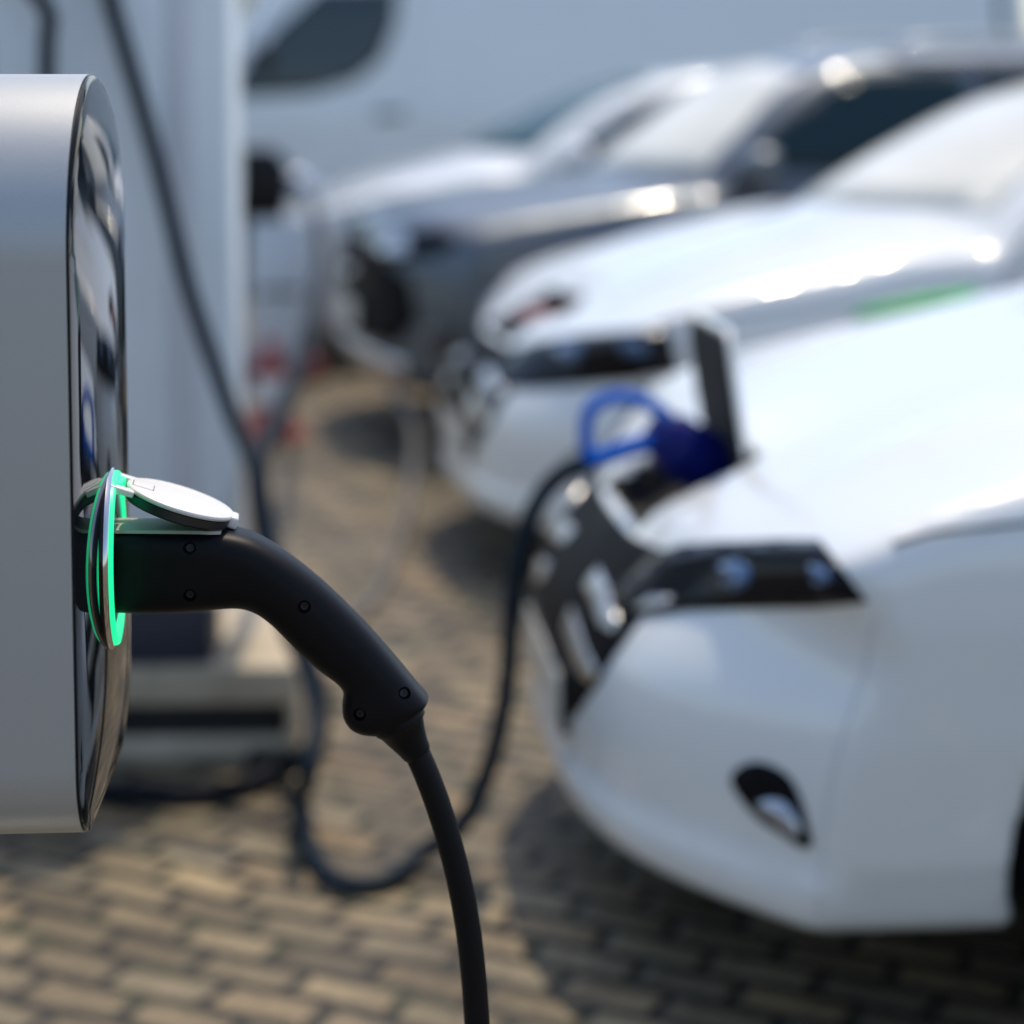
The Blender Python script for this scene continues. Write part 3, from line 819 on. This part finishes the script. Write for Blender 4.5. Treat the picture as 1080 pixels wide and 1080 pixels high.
link_bm('emblem', box_bm(-.03, .03, -.07, .07, .66, .70, .012, 3), M['chrome'], suv, auto=40)
for sy in (-.62, .62):
    tube('roof_rail', [(2.15, sy * .93, 1.575), (2.25, sy * .95, 1.625), (2.9, sy * .95, 1.645), (3.6, sy * .92, 1.62), (3.75, sy * .9, 1.57)], .014, M['silver_paint'], suv, 10)

# ------------------------------------------------------------------ white van
VAN = dict(
    L=7.1, W=1.03, H=2.62, low_z=0.22, xc=1.3, h=0.045,
    low=[(.0, .5), (.0, .8), (.03, .98), (.12, 1.10), (.35, 1.18), (.8, 1.30), (1.15, 1.38), (2.0, 1.4), (6.9, 1.4), (7.08, 1.3), (7.1, .6), (7.05, .35), (6.8, .27), (3.5, .25), (.9, .27), (.2, .28), (.03, .34)],
    gh=[(.72, 1.15), (.92, 1.36), (1.2, 1.80), (1.47, 2.2), (1.68, 2.42), (2.0, 2.53), (2.8, 2.58), (4.5, 2.59), (6.7, 2.57), (6.98, 2.5), (7.05, 2.2), (7.09, 1.2), (7.0, 1.0), (3, 1.0), (1.0, 1.0)],
    wlow=[(0, .93), (.25, .95), (.4, 1.0), (.8, 1.03), (1.2, 1.025), (1.5, 1.0)], wgh=[(.8, 1.02), (1.2, 1.022), (1.5, 1.005), (2.0, .955), (2.4, .89), (2.6, .84), (2.9, .75)],
    bow=.42, bowp=3.0, bowlen=1.4, camber=.06, gbow=.16, gx=.9, gcam=.03, axles=(1.0, 4.95), rw=.36, ra=.42, klow=.09, kgh=.12)
van_body = Body(VAN)
vp = at(75, 540, 15.2)
van = thing('delivery_van', 'tall white delivery van filling the view behind the parked cars, trees mirrored in its window', 'van', (vp.x, 15.2, 0), CAR_ROT)
van_body.place(van, M['van_paint'])
for s_, pr in ((-1, 'near'), (1, 'far')):
    van_body.patch('side_window', pr, [(1.28, 1.34), (1.28, 1.50), (1.55, 1.82), (1.86, 2.1), (2.40, 2.12), (2.37, 1.85), (2.27, 1.60), (2.08, 1.45), (1.80, 1.37)], M['van_glass'], van, .004, .06, .02)
    wheel(van, 1.0, s_ * .9, .36, .235, s_); wheel(van, 4.95, s_ * .9, .36, .235, s_)
    mirror_part(van, 1.42, s_ * 1.04, 1.62, s_, M['black_trim'], M['chrome'])
    van_body.line('door_gap', pr, [(1.2, .45), (1.18, .8), (1.22, 1.2), (1.28, 1.38)], .012, M['gasket'], van)
    van_body.line('door_gap', pr, [(2.52, .42), (2.52, 1.0), (2.50, 1.6), (2.46, 2.2)], .010, M['cabinet_seam'], van)
    van_body.patch('door_handle', pr, [(2.22, 1.20), (2.42, 1.21), (2.42, 1.25), (2.22, 1.24)], M['black_trim'], van, .02, .03, .02)
    van_body.patch('headlight', 'wrap', [(s_ * a, z) for a, z in ((24, .82), (30, .98), (40, 1.10), (46, 1.12), (44, .95), (34, .84))], M['lamp_clear'], van, .008, .04, .012)
    van_body.patch('sill_trim', pr, [(1.55, .36), (4.4, .36), (4.4, .48), (1.55, .48)], M['black_trim'], van, .012, .06, .014)
    van_body.line('rear_gap', pr, [(6.72, .5), (6.72, 1.4), (6.66, 2.3)], .05, M['gasket'], van)
van_body.patch('grille', 'wrap', [(-24, .72), (-22, .95), (0, 1.0), (22, .95), (24, .72), (0, .68)], M['black_trim'], van, .008, .05, .012)
van_body.patch('windscreen', 'front', [(-.82, 1.42), (0, 1.40), (.82, 1.42), (.76, 2.0), (.68, 2.33), (0, 2.38), (-.68, 2.33), (-.76, 2.0)], M['car_glass'], van, .006, .08, .014)

# ------------------------------------------------------------------ wall charger in the foreground
TH = math.atan2(.06, .998)
cz0, cz1 = at(72, 905, 1.63).z, at(72, 78, 1.63).z
CH_LOC = Vector((-.358, 1.78, cz0)); CH_H = cz1 - cz0; CW = .15
charger = thing('charging_box', 'silver charging box with a black glass front and glowing green socket ring', 'charger', CH_LOC, TH)
outl = rrect(-CW, CW, 0, CH_H, .149, .07, 18)
link_bm('housing', prism_bm(outl, -.17, -.0012, 'yz', .003, 3), M['housing'], charger, auto=50)
o1 = rrect(-CW + .0035, CW - .0035, .0035, CH_H - .0035, .1455, .067, 18)
link_bm('gasket', prism_bm(o1, -.0011, .0003, 'yz'), M['gasket'], charger, auto=50)
o2 = rrect(-CW + .0012, CW - .0012, .0012, CH_H - .0012, .1478, .069, 24)
def dome(y, z):
    t = (2 * z - CH_H) / CH_H; return .0022 + .0105 * max(0, 1 - ((y - .035) / (CW + .035)) ** 2) * max(0, 1 - abs(t) ** 6)
pts = [Vector(q) for q in o2]; nb = len(pts)
ins = rrect(-CW + .006, CW - .006, .006, CH_H - .006, .143, .065, 24)
def in_poly(P, x, y):
    r = False
    for i in range(len(P)):
        (x1, y1), (x2, y2) = P[i], P[(i + 1) % len(P)]
        if (y1 > y) != (y2 > y) and x < (x2 - x1) * (y - y1) / (y2 - y1) + x1: r = not r
    return r
pts += [Vector(q) for q in ins]
g_ = np.arange(-CW, CW, .010)
for y in g_:
    for z in np.arange(.005, CH_H, .010):
        if in_poly(rrect(-CW + .011, CW - .011, .011, CH_H - .011, .138, .06, 12), y, z): pts.append(Vector((y, z)))
vs, es, fs, *_ = delaunay_2d_cdt(pts, [(i, (i + 1) % nb) for i in range(nb)], [], 1, 1e-7)
bm = bmesh.new(); bv = []
for i, p in enumerate(vs):
    edge = i < nb
    bv.append(bm.verts.new((dome(p[0], p[1]) - (.0009 if edge else 0), p[0], p[1])))
for f in fs: bm.faces.new([bv[i] for i in f])
rim = [bm.verts.new((.0004, q[0], q[1])) for q in o2]
for i in range(nb): bm.faces.new((bv[i], bv[(i + 1) % nb], rim[(i + 1) % nb], rim[i]))
link_bm('front_panel', bm, M['panel_glass'], charger, auto=50)
link_bm('wall_bracket', box_bm(-.20, -.1705, -.10, .10, .08, CH_H - .1, .004, 2), M['gasket'], charger, auto=40)
link_bm('mounting_post', box_bm(-.285, -.2005, -.06, .06, -cz0 + .012, CH_H - .06, .008, 2), M['housing'], charger, auto=40)
link_bm('post_foot', box_bm(-.36, -.13, -.12, .12, -cz0, -cz0 + .0118, .003, 2), M['housing'], charger, auto=40)
RZ = at(107, 588, 1.78).z - cz0
RROT = R(2.6)
def ring_part(name, prof, m, seg=96):
    o = lathe(name, prof, m, charger, seg, 'x', closed=True); o.location = (.0076, 0, RZ); o.rotation_euler = (0, 0, RROT); return o
ring_part('light_ring', [(-.0075, .060), (-.0075, .0735), (-.0040, .0752), (.0082, .0752), (.0100, .0742), (.0105, .0715), (.0095, .0675), (.0050, .060)], M['ring_green'])
ring_part('chrome_trim', [(-.0008, .0740), (-.0014, .0766), (.0000, .0784), (.0026, .0793), (.0052, .0784), (.0066, .0766), (.0060, .0740)], M['ring_chrome'])
ring_part('socket_insert', [(-.0060, .0595), (.0055, .0595), (.0068, .052), (.0068, .040), (-.0060, .038)], M['lid_under'], 64)

# socket lid, hinged at the top of the ring and resting on the plug
lid = bpy.data.objects.new('socket_lid', None); COL.objects.link(lid); lid.parent = charger; lid.empty_display_size = .05
hz = at(120, 506, 1.78).z - cz0
lid.location = (.014, 0, hz); lid.rotation_euler = (0, R(19.0), R(3))
LR = .0485; LX = .011 + LR
lathe('lid_plate', [(-.0020, LR - .0032), (-.0012, LR - .0008), (.0006, LR), (.0022, LR - .0006), (.0030, LR - .0022)], M['lid_silver'], lid, 96, 'z', (LX, 0, 0))
lathe('lid_seal', [(-.0118, LR - .0075), (-.0108, LR - .0035), (-.0090, LR - .0018), (-.0024, LR - .0018)], M['lid_under'], lid, 96, 'z', (LX, 0, 0))
link_bm('lid_window', box_bm(.0165, .0345, -.0105, .0105, .0022, .0034, .0005, 2), M['lid_silver'], lid, auto=40)
link_bm('window_frame', box_bm(.0158, .0352, -.0112, .0112, .0015, .00315, .0003, 1), M['gasket'], lid, auto=40)
link_bm('lid_tab', box_bm(.011 + 2 * LR - .004, .011 + 2 * LR + .0045, -.012, .012, -.0085, .0022, .0022, 3), M['lid_silver'], lid, auto=40)
for sy in (-.026, .026):
    link_bm('hinge_arm', box_bm(-.012, .020, sy - .006, sy + .006, -.0045, .0012, .0016, 3), M['lid_silver'], lid, auto=40)
tube('hinge_pin', [(-.010, -.034, -.0015), (-.010, .034, -.0015)], .0032, M['ring_chrome'], lid, 12, spline=False)
link_bm('hinge_block', box_bm(.004, .022, -.016, .016, hz - .010, hz + .0005, .002, 2), M['ring_green'], charger, auto=40)

# ------------------------------------------------------------------ charging plug and its cable
plug = thing('charging_plug', 'black charging plug in the glowing socket, its cable hanging to the ground', 'charging plug', (-.2, 1.78, 0))


def in_world(o):
    o.location = -Vector(o.parent.location); return o


PY = 1.785
prof = [  # upper outline, lower outline, half depth, squareness
    ((92, 554), (92, 641), .0315, 4.6), ((118, 554), (118, 641.3), .0320, 4.6), ((150, 554.2), (150, 641.6), .0320, 4.6), ((190, 554.6), (186, 641.5), .0318, 4.4), ((222, 555.2), (214, 640.2), .0312, 4.0),
    ((245, 557.6), (236, 638.8), .0305, 3.6), ((268, 564), (256, 639.2), .0298, 3.2), ((291, 576.5), (272, 645), .0290, 2.9), ((314, 592.5), (287, 656.5), .0283, 2.7), ((340, 613.5), (303, 673), .0276, 2.6),
    ((366, 638), (320, 690), .0272, 2.6), ((391, 664), (340, 706.5), .0272, 2.7), ((413, 689.5), (356, 718), .0276, 2.8), ((425, 704), (362.5, 727), .0280, 3.0), ((436, 717.5), (361.5, 741), .0284, 3.2), ((444, 727), (363, 754), .0286, 3.4), ((449.5, 733.5), (370, 764.5), .0284, 3.4),
    ((451.5, 737.5), (380, 769.8), .0276, 3.2), ((450, 741), (392, 772), .0262, 3.0)]
def resample(prof, n):
    rows = [np.array([*a, *b, d, e]) for a, b, d, e in prof]
    return catmull(rows, n)
V, F = [], []; SEG = 48
rows = resample(prof, 4)
for r in rows:
    t, b = at(r[0], r[1], PY), at(r[2], r[3], PY)
    c = (t + b) / 2; hv = (t - b) / 2; d, e = r[4], r[5]
    for k in range(SEG):
        th = 2 * math.pi * k / SEG; cs, sn = math.cos(th), math.sin(th)
        V.append(c + hv * (math.copysign(abs(sn) ** (2 / e), sn)) + Vector((0, 1, 0)) * (d * math.copysign(abs(cs) ** (2 / e), cs)))
nr = len(rows)
for i in range(nr - 1):
    for k in range(SEG):
        k2 = (k + 1) % SEG; F.append((i * SEG + k, (i + 1) * SEG + k, (i + 1) * SEG + k2, i * SEG + k2))
F.append(tuple(range(SEG))); F.append(tuple((nr - 1) * SEG + k for k in range(SEG))[::-1])
bm = bmesh.new(); bv = [bm.verts.new(v) for v in V]
for f in F: bm.faces.new([bv[i] for i in f])
handle = in_world(link_bm('handle', bm, M['plug_black'], plug, auto=50))
bores = []
hb = BVHTree.FromPolygons([Vector(v) for v in V], F)
sleeve = [(at(419, 757, PY), .0240), (at(420.5, 760, PY), .0244), (at(422.5, 764, PY), .0236), (at(424, 767, PY), .0208), (at(430, 778, PY), .0172), (at(436, 788, PY), .0142), (at(439.5, 793.5, PY), .0131), (at(441, 796, PY), .0118)]
Vs, Fs = tube_data([p for p, r in sleeve], [r for p, r in sleeve], 40)
bm = bmesh.new(); bv = [bm.verts.new(v) for v in Vs]
for f in Fs: bm.faces.new([bv[i] for i in f])
in_world(link_bm('strain_relief', bm, M['plug_black'], plug, auto=32))
cpts = [at(x, y, PY) for x, y in ((438, 790), (448, 812), (461, 846), (474, 888), (485, 932), (493, 975), (498.5, 1020), (502.5, 1070), (505, 1130), (506, 1220), (503, 1340))]
e = cpts[-1]
cpts += [Vector((e.x - .03, e.y, .22)), Vector((e.x - .06, e.y - .03, .09)), Vector((e.x - .14, e.y - .09, .03)), Vector((e.x - .3, e.y - .2, .0125)), Vector((e.x - .6, e.y - .28, .0125)), Vector((e.x - 1.0, e.y - .2, .0125)), Vector((e.x - 1.5, e.y - .1, .0125))]
in_world(tube('cable', cpts, .0113, M['cable_black'], plug, 24, 10))
for sx, sy in ((200, 578), (200, 628), (321, 640), (427, 731), (379, 754)):
    o = Vector((0, 0, CAMZ)); tgt = at(sx, sy, PY); d = (tgt - o).normalized()
    loc, nor, *_ = hb.ray_cast(o, d)
    if loc is None: continue
    if nor.dot(d) > 0: nor = -nor
    nor = (nor * .6 + Vector((0, -1, 0)) * .4).normalized()
    bores.append((loc, nor))
    sc = bpy.data.objects.new('screw', None); COL.objects.link(sc); sc.parent = plug
    sc.location = loc - Vector(plug.location); sc.rotation_euler = nor.to_track_quat('X', 'Z').to_euler(); sc.empty_display_size = .01
    lathe('screw_head', [(-.0068, .0040), (-.0046, .0040), (-.0040, .0033), (-.0042, .0016), (-.0056, .0014)], M['screw'], sc, 24, 'x')
# bore the screw wells into the handle
bm = bmesh.new()
for loc, nor in bores:
    rot = nor.to_track_quat('Z', 'Y').to_matrix().to_4x4(); rot.translation = loc
    bmesh.ops.create_cone(bm, cap_ends=True, segments=28, radius1=.0054, radius2=.0058, depth=.014, matrix=rot)
cut = link_bm('screw_bores', bm, M['gasket'])
md = handle.modifiers.new('bore', 'BOOLEAN'); md.operation = 'DIFFERENCE'; md.object = cut; md.solver = 'EXACT'
cut.location = -Vector(plug.location) + Vector(plug.location)
bpy.context.view_layer.update()
me = bpy.data.meshes.new_from_object(handle.evaluated_get(bpy.context.evaluated_depsgraph_get()))
handle.modifiers.clear(); handle.data = me; bpy.data.objects.remove(cut)
me.polygons.foreach_set('use_smooth', [True] * len(me.polygons)); me.set_sharp_from_angle(angle=R(40))
# pale sheet on the handle's flat top, painted as its sun sheen
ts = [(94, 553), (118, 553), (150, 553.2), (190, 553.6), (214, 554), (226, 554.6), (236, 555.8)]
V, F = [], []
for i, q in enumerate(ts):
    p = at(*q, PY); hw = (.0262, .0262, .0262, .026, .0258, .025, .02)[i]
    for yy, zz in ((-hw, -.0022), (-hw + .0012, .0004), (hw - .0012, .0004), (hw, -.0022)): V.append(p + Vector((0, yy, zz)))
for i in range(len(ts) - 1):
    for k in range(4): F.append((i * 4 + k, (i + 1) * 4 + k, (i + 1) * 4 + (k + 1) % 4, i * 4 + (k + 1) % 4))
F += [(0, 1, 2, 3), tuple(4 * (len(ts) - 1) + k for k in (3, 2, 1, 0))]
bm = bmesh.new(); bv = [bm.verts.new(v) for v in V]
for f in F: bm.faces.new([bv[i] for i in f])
in_world(link_bm('top_sheen', bm, M['sheen_pale'], plug, auto=40))

# ------------------------------------------------------------------ charging station behind, on its concrete base
BY = on(220, 808).y; ST_Y = BY + .04
sx1 = at(249, 500, ST_Y).x
base = thing('concrete_base', 'pale concrete block with a dark slot, carrying the white charging station', 'concrete block', (-1.0, BY, 0), R(2))
bx1 = at(312, 705, BY).x + 1.0
bz = at(220, 706, BY).z; s1 = at(220, 746, BY).z; s0 = at(220, 781, BY).z
bm = box_bm(-.62, bx1, 0, .70, s1, bz, .008, 2)
box_bm(-.62, bx1 - .012, .012, .70, 0, s0, .006, 2, bm); box_bm(bx1 - .02, bx1 - .001, .004, .69, s0 + .0002, s1 - .0002, .0, 1, bm); box_bm(-.62, bx1 - .03, .30, .69, s0 + .0002, s1 - .0002, .0, 1, bm); None
link_bm('block', bm, M['concrete'], base, auto=40)
link_bm('slot_shade', box_bm(-.60, bx1 - .035, .022, .09, s0 + .0005, s1 - .0005), M['dark_under'], base)  # black box added for the deep shade inside the slot
for fx in (-.5, bx1 - .06):
    link_bm('foot', box_bm(fx - .05, fx + .085, -.035, .03, 0, .03, .01, 2), M['dark_under'], base, auto=40)
st = thing('charging_station', 'tall white charging station cabinet standing on the concrete block', 'charging station', (sx1, ST_Y, bz), R(3))
link_bm('plinth', box_bm(-.72, -.055, .0, .24, 0, .137, .006, 2), M['navy_plinth'], st, auto=40)
link_bm('cabinet', box_bm(-.78, 0, -.02, .26, .138, 1.60, .014, 4), M['cabinet_white'], st, auto=40)
link_bm('door', box_bm(-.765, -.142, -.026, -.0205, .16, 1.58, .003, 2), M['cabinet_white'], st, auto=40)
link_bm('trim_strip', box_bm(-.134, -.078, -.0245, -.0203, .15, 1.59, .002, 2), M['cabinet_seam'], st, auto=40)
for k, gx in enumerate((-.285, -.455)):
    tube('cable_gland', [(gx, -.02, 1.55), (gx, -.075, 1.55), (gx, -.09, 1.52)], .03, M['gasket'], st, 16)
link_bm('display', box_bm(-.70, -.50, -.031, -.0265, 1.25, 1.42, .003, 2), M['gloss_black'], st, auto=40)


def cable_thing(name, label, pts, rad, m, group='charging cables by the white station', seg=16):
    """a cable given by pixel and distance, or by points"""
    P_ = [p if isinstance(p, Vector) else at(*p) for p in pts]
    root = thing(name, label, 'cable', (P_[-1].x, P_[-1].y, 0), 0, group)
    in_world(tube('cable', P_, rad, m, root, seg, 10)); return root


g1 = st.matrix_basis @ Vector((-.285, -.09, 1.52)); g2 = st.matrix_basis @ Vector((-.455, -.09, 1.52))
blue = cable_thing('charging_cable', 'thick dark cable dropping across the white station to the blue-handled connector on the nearest car',
    [g1, at(112, -22, 4.38), at(118, 5, 4.37), at(127, 36, 4.36), at(160, 150, 4.36), at(201, 310, 4.30), at(246, 440, 4.24), at(270, 500, 4.16), at(284, 590, 4.08), at(310, 665, 4.02), at(332, 745, 3.92), at(326, 815, 3.80), on(318, 868, .05), on(332, 915, .02), on(366, 943, .019), on(405, 940, .019), on(445, 916, .03), at(488, 868, 3.80), at(520, 795, 3.80), at(535, 720, 3.80), at(540, 640, 3.80), at(549, 580, 3.80), at(567, 530, 3.80), at(592, 500, 3.80), at(622, 486, 3.80)],
    .0185, M['cable_blue'])
lp = [(716, 466, 3.80), (704, 441, 3.80), (678, 423, 3.80), (648, 419, 3.80), (624, 430, 3.80), (618, 455, 3.80), (623, 480, 3.80), (645, 481, 3.80), (672, 470, 3.80), (698, 466, 3.80)]
ring_pts = catmull([at(*p) for p in lp], 6, True)
Vr, Fr = tube_data(ring_pts + [ring_pts[0]], .0138, 14, False)
in_world(link_mesh('connector_handle', Vr, Fr, M['blue_plastic'], blue))
in_world(tube('connector_grip', [at(616, 484, 3.80), at(640, 481, 3.80), at(668, 471, 3.80), at(700, 464, 3.80)], .0185, M['blue_plastic'], blue, 18))
A_, B_ = at(688, 452, 3.80), at(752, 494, 3.86)
Vb, Fb = tube_data(catmull([A_, A_.lerp(B_, .3), A_.lerp(B_, .7), B_], 4), [.022] + [.045] * 3 + [.056] * 3 + [.060] * 6, 24)
in_world(link_mesh('connector_body', Vb, Fb, M['navy_plastic'], blue))
cable_thing('charging_cable', 'dark cable looping low from the bollard charger to the paving below the silver box',
    [(330, 215, 9.9), (338, 262, 8.4), (331, 325, 6.8), (312, 395, 5.7), (290, 450, 4.9), (272, 497, 4.5), (281, 570, 4.34), (306, 660, 4.22), (335, 735, 4.14), (332, 785, 4.12), on(296, 826, .03), on(250, 842, .02), on(200, 849, .02), on(130, 847, .02), on(40, 838, .02), on(-60, 830, .02)],
    .025, M['cable_dark'])
cable_thing('charging_cable', 'blue cable hanging straight down the left of the white station',
    [g2, (51, 14, 4.33), (50, 40, 4.33), (49, 120, 4.33), (48, 300, 4.33), (46, 520, 4.33), (40, 700, 4.33), on(0, 808, .02), on(-70, 822, .02)], .0175, M['cable_blue'])
cable_thing('charging_cable', 'pale grey cable sagging from the grey crossover down to the paving',
    [(392, 330, 8.45), (412, 400, 8.2), (436, 450, 7.7), (434, 510, 7.0), (418, 580, 6.4), (396, 630, 5.85), on(372, 660, .018), on(330, 690, .017), on(300, 700, .017)], .016, M['cable_grey'])

# ------------------------------------------------------------------ bollard charger and cone far behind the station
bp = at(297, 400, 10.2)
bol = thing('bollard_charger', 'low white bollard charger with a black head and red foot, beyond the tall station', 'charger', (bp.x, 10.2, 0), R(6))
link_bm('foot', box_bm(-.2, .2, -.16, .2, 0, .10, .012, 2), M['red_plastic'], bol, auto=40)
bm = prism_bm(rrect(-.155, .155, .101, .80, .05, .01, 8), -.10, .12, 'xz', .008, 2); link_bm('body', bm, M['cabinet_white'], bol, auto=40)
link_bm('vent', box_bm(-.11, .11, -.112, -.101, .43, .455, .002, 1), M['gasket'], bol, auto=40)
bm = prism_bm([(-.19, .802), (.02, .802), (.05, .90), (.05, 1.05), (-.02, 1.14), (-.19, 1.14)], -.12, .12, 'xz', .012, 2); link_bm('head', bm, M['black_trim'], bol, auto=40)
tube('holster', [(.03, -.02, .98), (.10, -.04, .97), (.17, -.05, .90)], .055, M['lamp_clear'], bol, 20)
cp = at(287, 462, 8.55)
cone = thing('traffic_cone', 'small red and white traffic cone on the paving behind the cables', 'traffic cone', (cp.x, 8.55, 0), 0)
link_bm('foot', box_bm(-.13, .13, -.13, .13, 0, .025, .008, 2), M['red_cone'], cone, auto=40)
lathe('cone_body', [(.0252, .10), (.15, .078), (.155, .077), (.30, .045), (.40, .026), (.405, .020)], M['red_cone'], cone, 32, 'z')
lathe('white_band', [(.14, .083), (.145, .0835), (.25, .0605), (.252, .0595)], M['white_band'], cone, 32, 'z')

# ------------------------------------------------------------------ trees beyond the van and, across the road behind the camera, what the glass mirrors
def tree(x, y, h, seed, label, group):
    rnd = random.Random(seed); root = thing('tree', label, 'tree', (x, y, 0), rnd.uniform(0, 6), group)
    V, F = [], []
    def add(pts, rad):
        v, f = tube_data(catmull(pts, 4), None or [rad[0] + (rad[1] - rad[0]) * i / (4 * (len(pts) - 1)) for i in range(4 * (len(pts) - 1) + 1)], 9)
        k = len(V); V.extend(v); F.extend([tuple(i + k for i in q) for q in f])
    add([(0, 0, 0), (.05, .03, h * .2), (-.05, .05, h * .45), (0, 0, h * .8)], (.17, .05)); tips = [(0, 0, h * .85)]
    for k in range(9):
        a = k * 2.4 + rnd.random(); z = h * rnd.uniform(.3, .6); L_ = h * rnd.uniform(.2, .33)
        t = (math.cos(a) * L_, math.sin(a) * L_, z + h * rnd.uniform(.1, .28))
        add([(0, 0, z), (t[0] * .5, t[1] * .5, z + (t[2] - z) * .35), t], (.07, .02)); tips += [t, (t[0] * .6, t[1] * .6, (z + t[2]) / 2 + .2)]
    link_mesh('trunk', V, F, M['bark'], root)
    LV, LF = [], []
    for t in tips:
        for c in range(7):
            c0 = Vector(t) + Vector((rnd.gauss(0, 1), rnd.gauss(0, 1), rnd.gauss(0, .8))) * h * .06; rr = h * rnd.uniform(.04, .08)
            for q in range(46):
                d = Vector((rnd.gauss(0, 1), rnd.gauss(0, 1), rnd.gauss(0, 1))).normalized() * rr * rnd.random() ** .4
                p = c0 + d; u = Vector((rnd.gauss(0, 1), rnd.gauss(0, 1), rnd.gauss(0, 1))).normalized(); v_ = u.orthogonal().normalized(); s_ = rnd.uniform(.05, .11)
                k = len(LV); LV.extend([p - u * s_, p + v_ * s_ * .5, p + u * s_, p - v_ * s_ * .5]); LF.append((k, k + 1, k + 2, k + 3))
    link_mesh('crown', LV, LF, M['leaf_dark'], root, False)


tree(-3.9, 31, 8, 1, 'leafy green tree beyond the nose of the white van', 'trees beyond the van')
tree(8.5, 33, 9, 2, 'broad green tree hidden behind the white van', 'trees beyond the van')
tree(-13, -24, 8, 3, 'green tree across the yard, mirrored in the van window', 'trees across the yard')
tree(-4.5, -26, 7, 4, 'smaller green tree across the yard beside the brown house', 'trees across the yard')
hs = thing('brick_house', 'brown brick house across the yard, mirrored in the glass', 'house', (-9, -30, 0), 0)
link_bm('wall', box_bm(-4.5, 4.5, -4, 4, 0, 5.2), M['brick'], hs)
link_bm('roof', prism_bm([(-4.4, 5.202), (4.4, 5.202), (0, 8.2)], -4.8, 4.8, 'yz'), M['roof_tile'], hs)
for wx in (-3, -1, 1, 3):
    for wz in (1.0, 3.4):
        wf = link_bm('window', box_bm(wx - .5, wx + .5, 4.001, 4.06, wz, wz + 1.3), M['cabinet_white'], hs)
        link_bm('pane', box_bm(wx - .42, wx + .42, 4.061, 4.07, wz + .08, wz + 1.22), M['car_glass'], wf)
